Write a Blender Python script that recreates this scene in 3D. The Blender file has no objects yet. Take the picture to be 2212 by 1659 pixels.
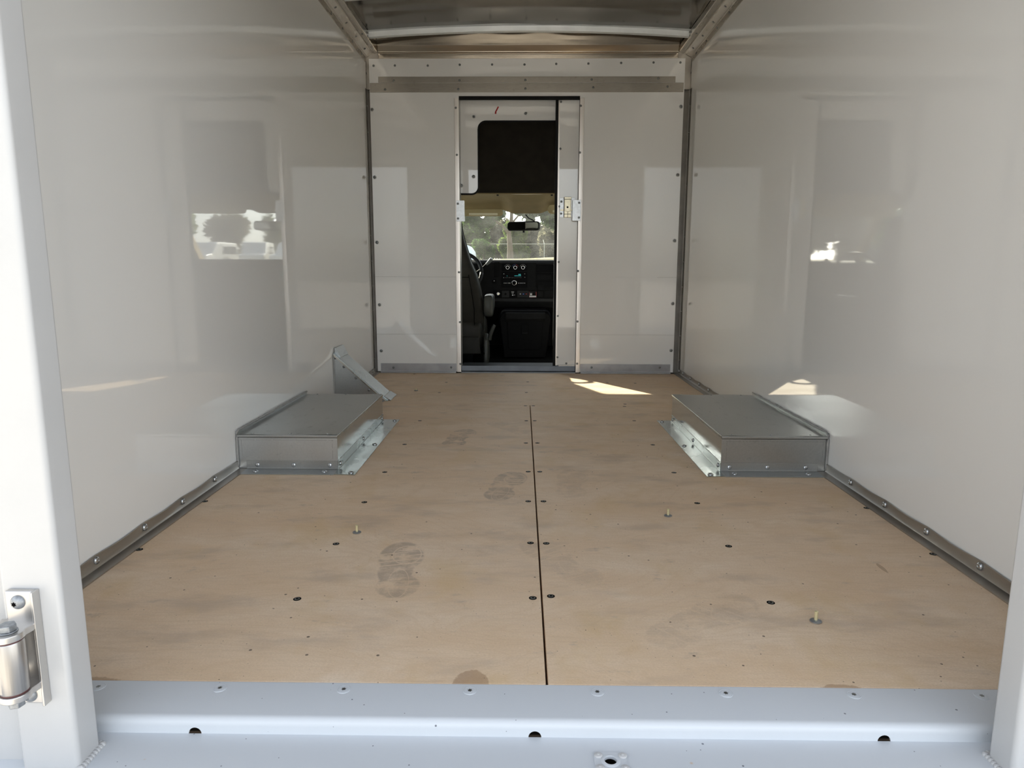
import bpy, bmesh, math, random
import numpy as np
from mathutils import Vector, Matrix, Quaternion
random.seed(7); rng = np.random.default_rng(7)
R = math.radians; PI = math.pi
scene = bpy.context.scene; COL = scene.collection

# ------------------------------------------------------------------ camera
F_PX, PITCH, YAW, ROLL = 1505.73, 0.1634, 0.0135, 0.0024
CAM = Vector((-0.0356, 0.0, 0.7202))
FW = Vector((-math.sin(YAW)*math.cos(PITCH), math.cos(YAW)*math.cos(PITCH), -math.sin(PITCH)))
_r = Vector((math.cos(YAW), math.sin(YAW), 0)); _u = _r.cross(FW)
RT = _r*math.cos(ROLL)+_u*math.sin(ROLL); UP = -_r*math.sin(ROLL)+_u*math.cos(ROLL)
cd = bpy.data.cameras.new('camera'); cam = bpy.data.objects.new('camera', cd); COL.objects.link(cam)
cd.sensor_width = 36.0; cd.lens = F_PX/2212*36.0; cd.clip_start = 0.02; cd.clip_end = 2000
m = Matrix((RT, UP, -FW)).transposed().to_4x4(); m.translation = CAM; cam.matrix_world = m
scene.camera = cam
def at(px, py, Y=None, Z=None, X=None):
    d = FW*F_PX + RT*(px-1106) - UP*(py-829.5)
    t = (Y-CAM.y)/d.y if Y is not None else ((Z-CAM.z)/d.z if Z is not None else (X-CAM.x)/d.x)
    return CAM + d*t

# ------------------------------------------------------------------ sky, sun, exposure
SUN_EL, SUN_AZ = 27.0, -32.0           # azimuth clockwise from +Y: ahead of the truck, to its left
w = bpy.data.worlds.new('world'); scene.world = w; w.use_nodes = True
nt = w.node_tree; nt.nodes.clear()
sky = nt.nodes.new('ShaderNodeTexSky'); sky.sky_type = 'NISHITA'; sky.sun_disc = False
sky.sun_elevation = R(SUN_EL); sky.sun_rotation = R(SUN_AZ); sky.air_density = 1.0; sky.dust_density = 2.0; sky.ozone_density = 1.0
bg = nt.nodes.new('ShaderNodeBackground'); bg.inputs[1].default_value = 0.30
hs = nt.nodes.new('ShaderNodeHueSaturation'); hs.inputs['Saturation'].default_value = 0.30
out = nt.nodes.new('ShaderNodeOutputWorld')
nt.links.new(sky.outputs[0], hs.inputs['Color']); nt.links.new(hs.outputs[0], bg.inputs[0]); nt.links.new(bg.outputs[0], out.inputs[0])
sd = bpy.data.lights.new('sun', 'SUN'); sd.energy = 9.0; sd.angle = R(0.6); sd.color = (1.0, 0.90, 0.74)
so = bpy.data.objects.new('sun', sd); COL.objects.link(so)
sv = Vector((math.sin(R(SUN_AZ))*math.cos(R(SUN_EL)), math.cos(R(SUN_AZ))*math.cos(R(SUN_EL)), math.sin(R(SUN_EL))))
so.rotation_euler = sv.to_track_quat('Z', 'Y').to_euler(); so.location = (0, 0, 30)
vs = scene.view_settings
vs.view_transform = 'Standard'; vs.look = 'None'; vs.gamma = 1.0; vs.use_curve_mapping = False
vs.exposure = 1.05
scene.cycles.max_bounces = 20; scene.cycles.diffuse_bounces = 14; scene.cycles.glossy_bounces = 8
scene.cycles.transmission_bounces = 8; scene.cycles.transparent_max_bounces = 12
scene.cycles.caustics_reflective = True; scene.cycles.blur_glossy = 0.3; scene.cycles.sample_clamp_indirect = 8.0

# ------------------------------------------------------------------ node helpers
class NT:
    def __init__(s, tree): s.t = tree
    def n(s, typ, ins=None, **kw):
        nd = s.t.nodes.new(typ)
        for k, v in kw.items(): setattr(nd, k, v)
        for k, v in (ins or {}).items(): s.put(nd.inputs[k], v)
        return nd
    def put(s, sock, v):
        if isinstance(v, bpy.types.NodeSocket): s.t.links.new(v, sock)
        elif isinstance(v, bpy.types.Node): s.t.links.new(v.outputs[0], sock)
        else: sock.default_value = v
    def m(s, op, a, b=None, c=None, clamp=False):
        nd = s.t.nodes.new('ShaderNodeMath'); nd.operation = op; nd.use_clamp = clamp
        for i, v in enumerate((a, b, c)):
            if v is not None: s.put(nd.inputs[i], v)
        return nd.outputs[0]
    def rng(s, v, a, b, lo=0.0, hi=1.0, smooth=True):
        nd = s.t.nodes.new('ShaderNodeMapRange'); nd.interpolation_type = 'SMOOTHSTEP' if smooth else 'LINEAR'
        for i, x in enumerate((v, a, b, lo, hi)): s.put(nd.inputs[i], x)
        return nd.outputs[0]
    def mix(s, fac, a, b, mode='MIX'):
        nd = s.t.nodes.new('ShaderNodeMix'); nd.data_type = 'RGBA'; nd.blend_type = mode
        s.put(nd.inputs[0], fac); s.put(nd.inputs[6], a); s.put(nd.inputs[7], b)
        return nd.outputs[2]
    def pos(s, scale=(1, 1, 1), loc=(0, 0, 0), rot=(0, 0, 0)):
        g = s.t.nodes.new('ShaderNodeNewGeometry')
        return s.map(g.outputs['Position'], scale, loc, rot)
    def map(s, v, scale=(1, 1, 1), loc=(0, 0, 0), rot=(0, 0, 0)):
        mp = s.t.nodes.new('ShaderNodeMapping'); s.put(mp.inputs[0], v)
        mp.inputs['Location'].default_value = loc; mp.inputs['Rotation'].default_value = rot; mp.inputs['Scale'].default_value = scale
        return mp.outputs[0]
    def noise(s, v, scale, detail=3, rough=0.5, dist=0.0):
        return s.n('ShaderNodeTexNoise', {'Vector': v, 'Scale': scale, 'Detail': detail, 'Roughness': rough, 'Distortion': dist}).outputs[0]
    def bump(s, h, strength=0.2, dist=0.01):
        return s.n('ShaderNodeBump', {'Height': h, 'Strength': strength, 'Distance': dist}).outputs[0]
def c4(c): return (c[0], c[1], c[2], 1.0)
def base_mat(name):
    mt = bpy.data.materials.new(name); mt.use_nodes = True
    t = mt.node_tree; t.nodes.clear(); N = NT(t)
    p = N.n('ShaderNodeBsdfPrincipled'); o = N.n('ShaderNodeOutputMaterial'); t.links.new(p.outputs[0], o.inputs[0])
    return mt, N, p, o
def simple(name, col, rough=0.5, metal=0.0, var=0.08, vscale=6.0, bump=0.0, bscale=80.0, spec=0.5, rvar=0.0, stretch=(1, 1, 1), coat=0.0):
    mt, N, p, o = base_mat(name); v = N.pos(stretch)
    f = N.noise(v, vscale, 4)
    dark = tuple(x*(1-var) for x in col); lite = tuple(min(1, x*(1+var)) for x in col)
    N.put(p.inputs['Base Color'], N.mix(N.rng(f, 0.3, 0.7), c4(dark), c4(lite)))
    p.inputs['Metallic'].default_value = metal; p.inputs['Specular IOR Level'].default_value = spec
    if rvar: N.put(p.inputs['Roughness'], N.rng(N.noise(v, vscale*2.3, 4), 0.3, 0.7, max(0, rough-rvar), rough+rvar))
    else: p.inputs['Roughness'].default_value = rough
    if bump: N.put(p.inputs['Normal'], N.bump(N.noise(v, bscale, 3), bump, 0.005))
    if coat: p.inputs['Coat Weight'].default_value = coat; p.inputs['Coat Roughness'].default_value = 0.05
    return mt
M = {}
# glossy white liner panels
mt, N, p, o = base_mat('gloss_white_liner'); v = N.pos()
f = N.noise(v, 1.3, 3)
N.put(p.inputs['Base Color'], N.mix(f, c4((0.855, 0.852, 0.832)), c4((0.87, 0.868, 0.85))))
N.put(p.inputs['Roughness'], N.rng(N.noise(v, 2.5, 3), 0.3, 0.7, 0.018, 0.035)); p.inputs['IOR'].default_value = 1.62; p.inputs['Specular IOR Level'].default_value = 0.5
h = N.m('ADD', N.m('MULTIPLY', N.noise(N.pos((0.5, 0.5, 1.0)), 1.4, 1), 1.0), N.m('MULTIPLY', N.noise(v, 300, 1), 0.0006))
N.put(p.inputs['Normal'], N.bump(h, 0.035, 0.02)); M['liner'] = mt
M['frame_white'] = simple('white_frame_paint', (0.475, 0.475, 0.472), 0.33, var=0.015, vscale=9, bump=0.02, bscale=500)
# sill paint with specks and small rust spots
mt, N, p, o = base_mat('grey_white_sill_paint'); v = N.pos()
vo = N.n('ShaderNodeTexVoronoi', {'Vector': v, 'Scale': 42.0}); vr = N.n('ShaderNodeTexWhiteNoise', {'Vector': vo.outputs['Position']})
spk = N.m('MULTIPLY', N.m('LESS_THAN', vo.outputs['Distance'], N.m('MULTIPLY', vr.outputs[0], 0.085)), N.m('GREATER_THAN', vr.outputs[0], 0.30))
vo2 = N.n('ShaderNodeTexVoronoi', {'Vector': N.pos((1, 1, 1), (3.1, 1.7, 0)), 'Scale': 14.0}); vr2 = N.n('ShaderNodeTexWhiteNoise', {'Vector': vo2.outputs['Position']})
rust = N.m('MULTIPLY', N.rng(vo2.outputs['Distance'], 0.02, 0.06, 0.75, 0.0), N.m('GREATER_THAN', vr2.outputs[0], 0.7))
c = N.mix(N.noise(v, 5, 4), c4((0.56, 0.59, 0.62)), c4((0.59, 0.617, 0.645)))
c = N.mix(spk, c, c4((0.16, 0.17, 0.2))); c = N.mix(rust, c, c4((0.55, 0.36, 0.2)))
N.put(p.inputs['Base Color'], c); p.inputs['Roughness'].default_value = 0.36
N.put(p.inputs['Normal'], N.bump(N.noise(v, 260, 2), 0.03, 0.003)); M['sill'] = mt
# galvanized steel
def galv(name, lo, hi, rough, streak=(1, 1, 1), smear_amt=0.3):
    mt, N, p, o = base_mat(name); v = N.pos(streak)
    fine = N.noise(v, 190, 3, 0.6); big = N.noise(N.pos(), 5, 3, 0.5)
    c = N.mix(N.m('MULTIPLY_ADD', fine, 0.55, N.m('MULTIPLY', big, 0.45)), c4(lo), c4(hi))
    smear = N.rng(N.noise(N.pos((7, 3, 9)), 5.0, 5, 0.65), 0.58, 0.74)
    c = N.mix(N.m('MULTIPLY', smear, smear_amt), c, c4(tuple(x*0.62 for x in lo)))
    N.put(p.inputs['Base Color'], c); p.inputs['Metallic'].default_value = 0.92
    N.put(p.inputs['Roughness'], N.m('ADD', N.rng(big, 0.35, 0.7, rough-0.03, rough+0.04), N.m('MULTIPLY', smear, 0.10)))
    return mt
M['galv'] = galv('galvanized_steel', (0.33, 0.34, 0.34), (0.52, 0.535, 0.53), 0.35, smear_amt=0.22)
M['galv_front'] = galv('pale_galvanized_front', (0.46, 0.475, 0.48), (0.63, 0.65, 0.655), 0.36, smear_amt=0.22)
M['galv_side'] = galv('clean_galvanized_side', (0.40, 0.40, 0.385), (0.48, 0.48, 0.46), 0.14, smear_amt=0.1)
M['galv_lt'] = galv('light_galvanized_steel', (0.36, 0.385, 0.375), (0.47, 0.50, 0.485), 0.26, smear_amt=0.4)
M['galv_strip'] = galv('brushed_galvanized_strip', (0.26, 0.24, 0.21), (0.46, 0.43, 0.38), 0.34, (0.15, 1, 1))
M['alum'] = simple('mill_aluminium', (0.47, 0.44, 0.39), 0.26, 0.95, 0.07, 9, 0.0, 60, rvar=0.04, stretch=(1, .12, 1))
M['alum_post'] = simple('pinkish_aluminium_strip', (0.74, 0.70, 0.66), 0.34, 0.85, 0.08, 14, 0.04, 90, stretch=(1, 1, .15))
M['alum_x'] = simple('mill_aluminium_cross_rail', (0.56, 0.50, 0.42), 0.20, 0.95, 0.05, 6, 0.0, 60, rvar=0.03, stretch=(.15, 1, 1))
M['bronze'] = simple('dull_aluminium_angle', (0.40, 0.375, 0.34), 0.36, 0.9, 0.2, 8, 0.05, 70, rvar=0.08, stretch=(1, .15, 1))
M['dark_angle'] = simple('dark_corner_angle', (0.20, 0.185, 0.165), 0.45, 0.8, 0.15, 10)
M['kick'] = simple('grey_kick_plate', (0.36, 0.355, 0.36), 0.42, 0.85, 0.1, 14)
M['threshold'] = simple('dark_grey_threshold', (0.13, 0.14, 0.155), 0.4, 0.5, 0.1, 14)
mt, N, p, o = base_mat('roof_sheet_metal'); v = N.pos((1, 1, 1))
N.put(p.inputs['Base Color'], N.mix(N.noise(v, 3, 3), c4((0.125, 0.115, 0.097)), c4((0.16, 0.15, 0.13))))
p.inputs['Metallic'].default_value = 1.0; p.inputs['Roughness'].default_value = 0.12; M['roof'] = mt
M['bow'] = simple('painted_roof_bow', (0.70, 0.73, 0.74), 0.35, 0.4, 0.05, 12, 0.03, 120)
M['screw'] = simple('zinc_screw', (0.55, 0.57, 0.58), 0.25, 0.95, 0.1, 300)
M['screw_dk'] = simple('dark_screw', (0.20, 0.21, 0.21), 0.35, 0.9, 0.1, 300)
M['washer'] = simple('white_nylon_washer', (0.75, 0.76, 0.76), 0.4, 0, 0.03)
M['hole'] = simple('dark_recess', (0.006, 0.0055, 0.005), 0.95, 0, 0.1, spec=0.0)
M['holebrown'] = simple('dark_burnt_wood', (0.045, 0.03, 0.02), 0.85, 0, 0.2, 60)
M['seamwood'] = simple('brown_underlay_wood', (0.20, 0.115, 0.06), 0.85, 0, 0.2, 60)
M['rubber'] = simple('black_rubber', (0.005, 0.005, 0.005), 0.6, 0, 0.1, spec=0.2)
M['plastic'] = simple('dark_dash_plastic', (0.011, 0.011, 0.0115), 0.6, 0, 0.1, 30, 0.08, 900, spec=0.05)
M['plastic_pan'] = simple('black_gloss_plastic', (0.003, 0.003, 0.0035), 0.4, 0, 0.1, 30, spec=0.035)
M['plastic_sw'] = simple('charcoal_switch_plastic', (0.018, 0.018, 0.019), 0.5, 0, 0.1, 30, spec=0.15)
M['seat'] = simple('dark_grey_vinyl', (0.024, 0.023, 0.020), 0.45, 0, 0.12, 20, 0.08, 400, spec=0.14)
M['seat_plastic'] = simple('grey_seat_plastic', (0.042, 0.044, 0.040), 0.42, 0, 0.05, spec=0.35)
M['lever'] = simple('pale_grey_lever', (0.17, 0.175, 0.165), 0.35, 0, 0.05)
M['headliner'] = simple('tan_headliner', (0.235, 0.18, 0.098), 0.85, 0, 0.05, 10, 0.05, 600, spec=0.1)
M['visor'] = simple('tan_visor_cloth', (0.36, 0.30, 0.175), 0.8, 0, 0.05, 10, spec=0.1)
M['cream'] = simple('cream_label_paper', (0.62, 0.58, 0.44), 0.6, 0, 0.03)
M['cavity_dark'] = simple('dark_brown_cavity', (0.020, 0.017, 0.014), 0.95, 0, 0.12, 15, 0.1, 500, spec=0.05)  # tone of the unlit over-cab cavity, its shade put into the colour
M['carpet'] = simple('black_floor_mat', (0.006, 0.006, 0.007), 0.9, 0, 0.2, 30, 0.2, 300, spec=0.05)
M['chrome'] = simple('chrome_ring', (0.55, 0.55, 0.55), 0.15, 1.0, 0.03)
M['mirror'] = simple('mirror_glass', (0.75, 0.78, 0.76), 0.02, 1.0, 0.01)
M['brass'] = simple('yellow_zinc', (0.78, 0.72, 0.45), 0.3, 0.6, 0.06, 60)
M['gold_zinc'] = simple('cream_zinc_latch', (0.72, 0.66, 0.50), 0.32, 0.7, 0.06, 60)
M['plate_zinc'] = simple('pale_zinc_plate', (0.72, 0.75, 0.78), 0.34, 0.6, 0.08, 80, 0.06, 200)
M['red'] = simple('red_marker', (0.42, 0.012, 0.015), 0.5, 0, 0.1)
M['redlabel'] = simple('red_label_print', (0.5, 0.05, 0.05), 0.5, 0, 0.05)
M['print'] = simple('white_dash_print', (0.55, 0.55, 0.55), 0.5, 0, 0.05)
M['blueprint'] = simple('blue_dash_print', (0.10, 0.2, 0.6), 0.5, 0, 0.05)
M['sealant'] = simple('grey_sealant', (0.36, 0.355, 0.34), 0.6, 0, 0.1, 40, 0.3, 120)
M['hinge'] = simple('machined_aluminium', (0.56, 0.545, 0.525), 0.30, 0.9, 0.04, 20, 0.04, 60, stretch=(1, 1, .1))
M['barrel'] = simple('brushed_barrel_aluminium', (0.40, 0.385, 0.37), 0.34, 0.9, 0.16, 120, 0.05, 200, stretch=(1, 1, .03))
M['bolt'] = simple('grey_zinc_bolt', (0.30, 0.315, 0.33), 0.45, 0.7, 0.15, 200)
M['bushing'] = simple('dark_red_bushing', (0.09, 0.03, 0.03), 0.5, 0, 0.1)
M['hood'] = simple('white_vehicle_paint', (0.55, 0.56, 0.57), 0.25, 0, 0.02, coat=0.3)
M['vglass'] = simple('dark_vehicle_glass', (0.03, 0.04, 0.05), 0.06, 0, 0.05, spec=0.8)
M['tyre'] = simple('tyre_rubber', (0.02, 0.02, 0.02), 0.8, 0, 0.1)
M['blue_white'] = simple('pale_blue_bus_paint', (0.45, 0.56, 0.64), 0.3, 0, 0.03)
M['ground'] = simple('pale_concrete_lot', (0.50, 0.48, 0.44), 0.85, 0, 0.15, 0.5, 0.1, 40)
M['grass'] = simple('dry_yellow_grass', (0.34, 0.27, 0.10), 0.9, 0, 0.2, 0.8, 0.4, 6)
M['bark'] = simple('grey_brown_bark', (0.10, 0.082, 0.066), 0.9, 0, 0.25, 3, 0.5, 12, stretch=(1, 1, .25))
M['wire'] = simple('galvanized_fence_wire', (0.42, 0.45, 0.43), 0.5, 0.4, 0.05)
mt, N, p, o = base_mat('radio_display'); N.put(p.inputs['Base Color'], c4((0.01, 0.05, 0.05))); p.inputs['Emission Color'].default_value = (0.05, 0.6, 0.6, 1); p.inputs['Emission Strength'].default_value = 0.25; M['display'] = mt
# thin clear glass
mt, N, p, o = base_mat('clear_window_glass')
tr = N.n('ShaderNodeBsdfTransparent', {'Color': c4((0.90, 0.95, 0.92))}); gl = N.n('ShaderNodeBsdfGlossy', {'Roughness': 0.01})
lw = N.n('ShaderNodeLayerWeight', {'Blend': 0.5}); fr = N.m('MULTIPLY_ADD', N.m('POWER', lw.outputs['Facing'], 5.0), 0.93, 0.045); mx = N.n('ShaderNodeMixShader', {0: fr})
mt.node_tree.links.new(tr.outputs[0], mx.inputs[1]); mt.node_tree.links.new(gl.outputs[0], mx.inputs[2]); mt.node_tree.links.new(mx.outputs[0], o.inputs[0]); M['glass'] = mt
mt, N, p, o = base_mat('dusty_windshield_glass')
tr = N.n('ShaderNodeBsdfTransparent', {'Color': c4((0.88, 0.93, 0.90))}); gl = N.n('ShaderNodeBsdfGlossy', {'Roughness': 0.01})
lw = N.n('ShaderNodeLayerWeight', {'Blend': 0.5}); fr = N.m('MULTIPLY_ADD', N.m('POWER', lw.outputs['Facing'], 5.0), 0.93, 0.045)
mx = N.n('ShaderNodeMixShader', {0: fr}); du = N.n('ShaderNodeBsdfTranslucent', {'Color': c4((0.75, 0.78, 0.74))})
df_ = N.rng(N.noise(N.pos(), 5, 4), 0.3, 0.7, 0.012, 0.032); m2 = N.n('ShaderNodeMixShader', {0: df_})
L_ = mt.node_tree.links.new
L_(tr.outputs[0], mx.inputs[1]); L_(gl.outputs[0], mx.inputs[2]); L_(mx.outputs[0], m2.inputs[1]); L_(du.outputs[0], m2.inputs[2]); L_(m2.outputs[0], o.inputs[0]); M['windshield'] = mt
def leafmat(name, c1, c2):
    mt, N, p, o = base_mat(name)
    f = N.n('ShaderNodeTexWhiteNoise', {'Vector': N.n('ShaderNodeVectorMath', {0: N.pos((1.6, 1.6, 1.6))}, operation='FLOOR').outputs[0]}).outputs[0]
    col = N.mix(f, c4(c1), c4(c2)); d = N.n('ShaderNodeBsdfDiffuse', {'Color': col}); t = N.n('ShaderNodeBsdfTranslucent', {'Color': col})
    mx = N.n('ShaderNodeMixShader', {0: 0.5})
    mt.node_tree.links.new(d.outputs[0], mx.inputs[1]); mt.node_tree.links.new(t.outputs[0], mx.inputs[2]); mt.node_tree.links.new(mx.outputs[0], o.inputs[0]); return mt
M['leaf_green'] = leafmat('green_leaves', (0.034, 0.075, 0.016), (0.11, 0.175, 0.05))
M['leaf_dark'] = leafmat('dark_green_leaves', (0.020, 0.052, 0.014), (0.07, 0.125, 0.036))
M['leaf_lime'] = leafmat('yellow_green_leaves', (0.08, 0.125, 0.028), (0.18, 0.235, 0.07))
M['twig'] = leafmat('grey_beige_twigs', (0.095, 0.095, 0.062), (0.21, 0.20, 0.135))

# plywood with worn grain, smudges, specks and boot prints
def boot_group():
    g = bpy.data.node_groups.new('boot_print', 'ShaderNodeTree')
    for nm in ('X', 'Y', 'Angle'): g.interface.new_socket(nm, in_out='INPUT', socket_type='NodeSocketFloat')
    g.interface.new_socket('Mask', in_out='OUTPUT', socket_type='NodeSocketFloat')
    N = NT(g); gi = N.n('NodeGroupInput'); go = N.n('NodeGroupOutput')
    geo = N.n('ShaderNodeNewGeometry'); sp = N.n('ShaderNodeSeparateXYZ', {0: geo.outputs['Position']})
    dx = N.m('SUBTRACT', sp.outputs[0], gi.outputs[0]); dy = N.m('SUBTRACT', sp.outputs[1], gi.outputs[1])
    ca = N.m('COSINE', gi.outputs[2]); sa = N.m('SINE', gi.outputs[2])
    u = N.m('ADD', N.m('MULTIPLY', dx, ca), N.m('MULTIPLY', dy, sa)); v = N.m('SUBTRACT', N.m('MULTIPLY', dy, ca), N.m('MULTIPLY', dx, sa))
    def ell(cv, a, b, cu=0.0):
        q = N.m('ADD', N.m('POWER', N.m('ABSOLUTE', N.m('DIVIDE', N.m('SUBTRACT', u, cu), a)), 2.0), N.m('POWER', N.m('ABSOLUTE', N.m('DIVIDE', N.m('SUBTRACT', v, cv), b)), 2.0))
        return q
    e1, e2, e3 = ell(0.066, 0.056, 0.094), ell(-0.100, 0.050, 0.062), ell(-0.02, 0.042, 0.08, -0.010)
    def msk(e): return N.rng(e, 0.85, 1.15, 1.0, 0.0)
    body = N.m('MAXIMUM', N.m('MAXIMUM', msk(e1), msk(e2)), msk(e3))
    bars = N.rng(N.m('SINE', N.m('MULTIPLY', N.m('ADD', v, N.m('MULTIPLY', u, -0.15)), 2*PI/0.024)), -0.75, -0.55, 0.25, 1.0)
    bars = N.m('MAXIMUM', bars, N.m('MAXIMUM', N.rng(v, 0.085, 0.10), N.rng(v, -0.005, 0.01, 1.0, 0.0)))
    bars = N.m('MULTIPLY', bars, N.rng(N.m('ABSOLUTE', N.m('SUBTRACT', N.m('ABSOLUTE', N.m('ADD', v, 0.092)), 0.013)), 0.0, 0.004, 0.3, 1.0))
    ring1 = N.rng(N.m('ABSOLUTE', N.m('SUBTRACT', ell(0.075, 0.036, 0.056, 0.014), 1.0)), 0.05, 0.13, 0.25, 1.0)
    ring2 = N.rng(N.m('ABSOLUTE', N.m('SUBTRACT', ell(-0.085, 0.024, 0.075), 1.0)), 0.04, 0.11, 0.45, 1.0)
    nz = N.rng(N.noise(geo.outputs['Position'], 17, 4, 0.6), 0.36, 0.60)
    r = N.m('MULTIPLY', N.m('MULTIPLY', body, bars), N.m('MULTIPLY', N.m('MULTIPLY', ring1, ring2), nz))
    g.links.new(r, go.inputs[0]); return g
BG = boot_group()
mt, N, p, o = base_mat('worn_birch_plywood'); v = N.pos()
fld = N.noise(N.pos((0.75, 2.0, 1), (4.0, 1.0, 0)), 1.5, 3, 0.45, 0.6)
ln = N.m('ABSOLUTE', N.m('SUBTRACT', N.m('FRACT', N.m('MULTIPLY', fld, 30.0)), 0.5))
line = N.rng(ln, 0.0, 0.20, 1.0, 0.0)
fine = N.noise(N.pos((14, 160, 1)), 1.0, 3, 0.6)
tone = N.noise(N.pos((0.8, 2.2, 1), (1.0, 3.0, 0)), 1.7, 4, 0.55)
c = N.mix(N.rng(tone, 0.33, 0.66), c4((0.755, 0.565, 0.385)), c4((0.81, 0.652, 0.49)))
c = N.mix(N.m('MULTIPLY', line, 0.17), c, c4((0.60, 0.405, 0.225)))
c = N.mix(N.rng(fine, 0.42, 0.75, 0.0, 0.30), c, c4((0.60, 0.45, 0.30)))
pale = N.rng(N.noise(N.pos((1, 2.5, 1), (7, 2, 0)), 2.6, 5, 0.6), 0.52, 0.72)
c = N.mix(N.m('MULTIPLY', pale, 0.40), c, c4((0.84, 0.72, 0.585)))
smud = N.rng(N.noise(N.pos((1.3, 3.0, 1), (2, 9, 0)), 2.4, 6, 0.62), 0.50, 0.72)
c = N.mix(N.m('MULTIPLY', smud, 0.72), c, c4((0.50, 0.395, 0.30)))
mott = N.rng(N.noise(N.pos((3.5, 6, 1), (3, 1, 0), (0, 0, 0.5)), 2.6, 6, 0.68), 0.36, 0.66)
c = N.mix(N.m('MULTIPLY', mott, 0.30), c, c4((0.66, 0.475, 0.30)))
scr = N.rng(N.noise(N.pos((60, 5, 1), (0, 0, 0), (0, 0, 0.25)), 1.6, 4, 0.7), 0.66, 0.74)
c = N.mix(N.m('MULTIPLY', scr, 0.30), c, c4((0.36, 0.28, 0.20)))
spk2 = N.rng(N.noise(N.pos((1, 1.6, 1)), 210, 2, 0.7), 0.34, 0.66)
c = N.mix(N.m('MULTIPLY', N.m('SUBTRACT', 1.0, spk2), 0.26), c, c4((0.52, 0.37, 0.235)))
ochre = N.rng(N.noise(N.pos((2.2, 1.6, 1), (8, 3, 0), (0, 0, 0.6)), 2.2, 4, 0.6), 0.52, 0.70)
c = N.mix(N.m('MULTIPLY', ochre, 0.34), c, c4((0.62, 0.43, 0.20)))
smud2 = N.rng(N.noise(N.pos((4, 8, 1), (5, 5, 0)), 2.0, 5, 0.7), 0.60, 0.74)
c = N.mix(N.m('MULTIPLY', smud2, 0.60), c, c4((0.42, 0.34, 0.265)))
for x, y, a in ((-0.33, 1.605, 0.12), (-0.302, 2.94, -0.15), (-0.085, 2.27, -0.2), (-0.09, 3.14, 0.6), (0.35, 1.36, -0.9), (0.14, 2.30, -0.1), (0.06, 1.66, 0.5)):
    gr = N.n('ShaderNodeGroup', node_tree=BG, ins={'X': x, 'Y': y, 'Angle': a})
    k = 0.62 if x in (-0.33, -0.302, -0.085) else 0.22
    c = N.mix(N.m('MULTIPLY', gr.outputs[0], k), c, c4((0.34, 0.265, 0.20)))
sx = N.n('ShaderNodeSeparateXYZ', {0: v})
wob = N.m('MULTIPLY', N.m('SUBTRACT', N.noise(v, 16, 6, 0.65), 0.5), 2.6)
for x, y, a, b in ((-0.122, 1.112, 0.036, 0.050), (0.525, 1.10, 0.05, 0.034), (-0.82, 1.105, 0.10, 0.03), (0.85, 1.62, 0.006, 0.03)):
    q = N.m('ADD', N.m('POWER', N.m('ABSOLUTE', N.m('DIVIDE', N.m('SUBTRACT', sx.outputs[0], x), a)), 2.0), N.m('POWER', N.m('ABSOLUTE', N.m('DIVIDE', N.m('SUBTRACT', sx.outputs[1], y), b)), 2.0))
    c = N.mix(N.rng(N.m('ADD', q, wob), 0.85, 1.1, 0.6, 0.0), c, c4((0.34, 0.21, 0.12)))
vo = N.n('ShaderNodeTexVoronoi', {'Vector': v, 'Scale': 26.0}); vr = N.n('ShaderNodeTexWhiteNoise', {'Vector': vo.outputs['Position']})
spk = N.m('MULTIPLY', N.m('LESS_THAN', vo.outputs['Distance'], N.m('MULTIPLY', vr.outputs[0], 0.085)), N.m('GREATER_THAN', vr.outputs[0], 0.35))
c = N.mix(N.m('MULTIPLY', spk, 0.8), c, c4((0.06, 0.04, 0.03)))
vo = N.n('ShaderNodeTexVoronoi', {'Vector': N.pos((1, 1, 1), (0.37, 0.21, 0)), 'Scale': 55.0}); vr = N.n('ShaderNodeTexWhiteNoise', {'Vector': vo.outputs['Position']})
spk = N.m('MULTIPLY', N.m('LESS_THAN', vo.outputs['Distance'], N.m('MULTIPLY', vr.outputs[0], 0.075)), N.m('GREATER_THAN', vr.outputs[0], 0.55))
c = N.mix(N.m('MULTIPLY', spk, 0.7), c, c4((0.10, 0.07, 0.05)))
N.put(p.inputs['Base Color'], c); N.put(p.inputs['Roughness'], N.rng(tone, 0.3, 0.7, 0.52, 0.66)); p.inputs['Specular IOR Level'].default_value = 0.35
N.put(p.inputs['Normal'], N.bump(N.m('ADD', fine, N.m('MULTIPLY', spk2, 0.7)), 0.12, 0.002)); M['ply'] = mt

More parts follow.
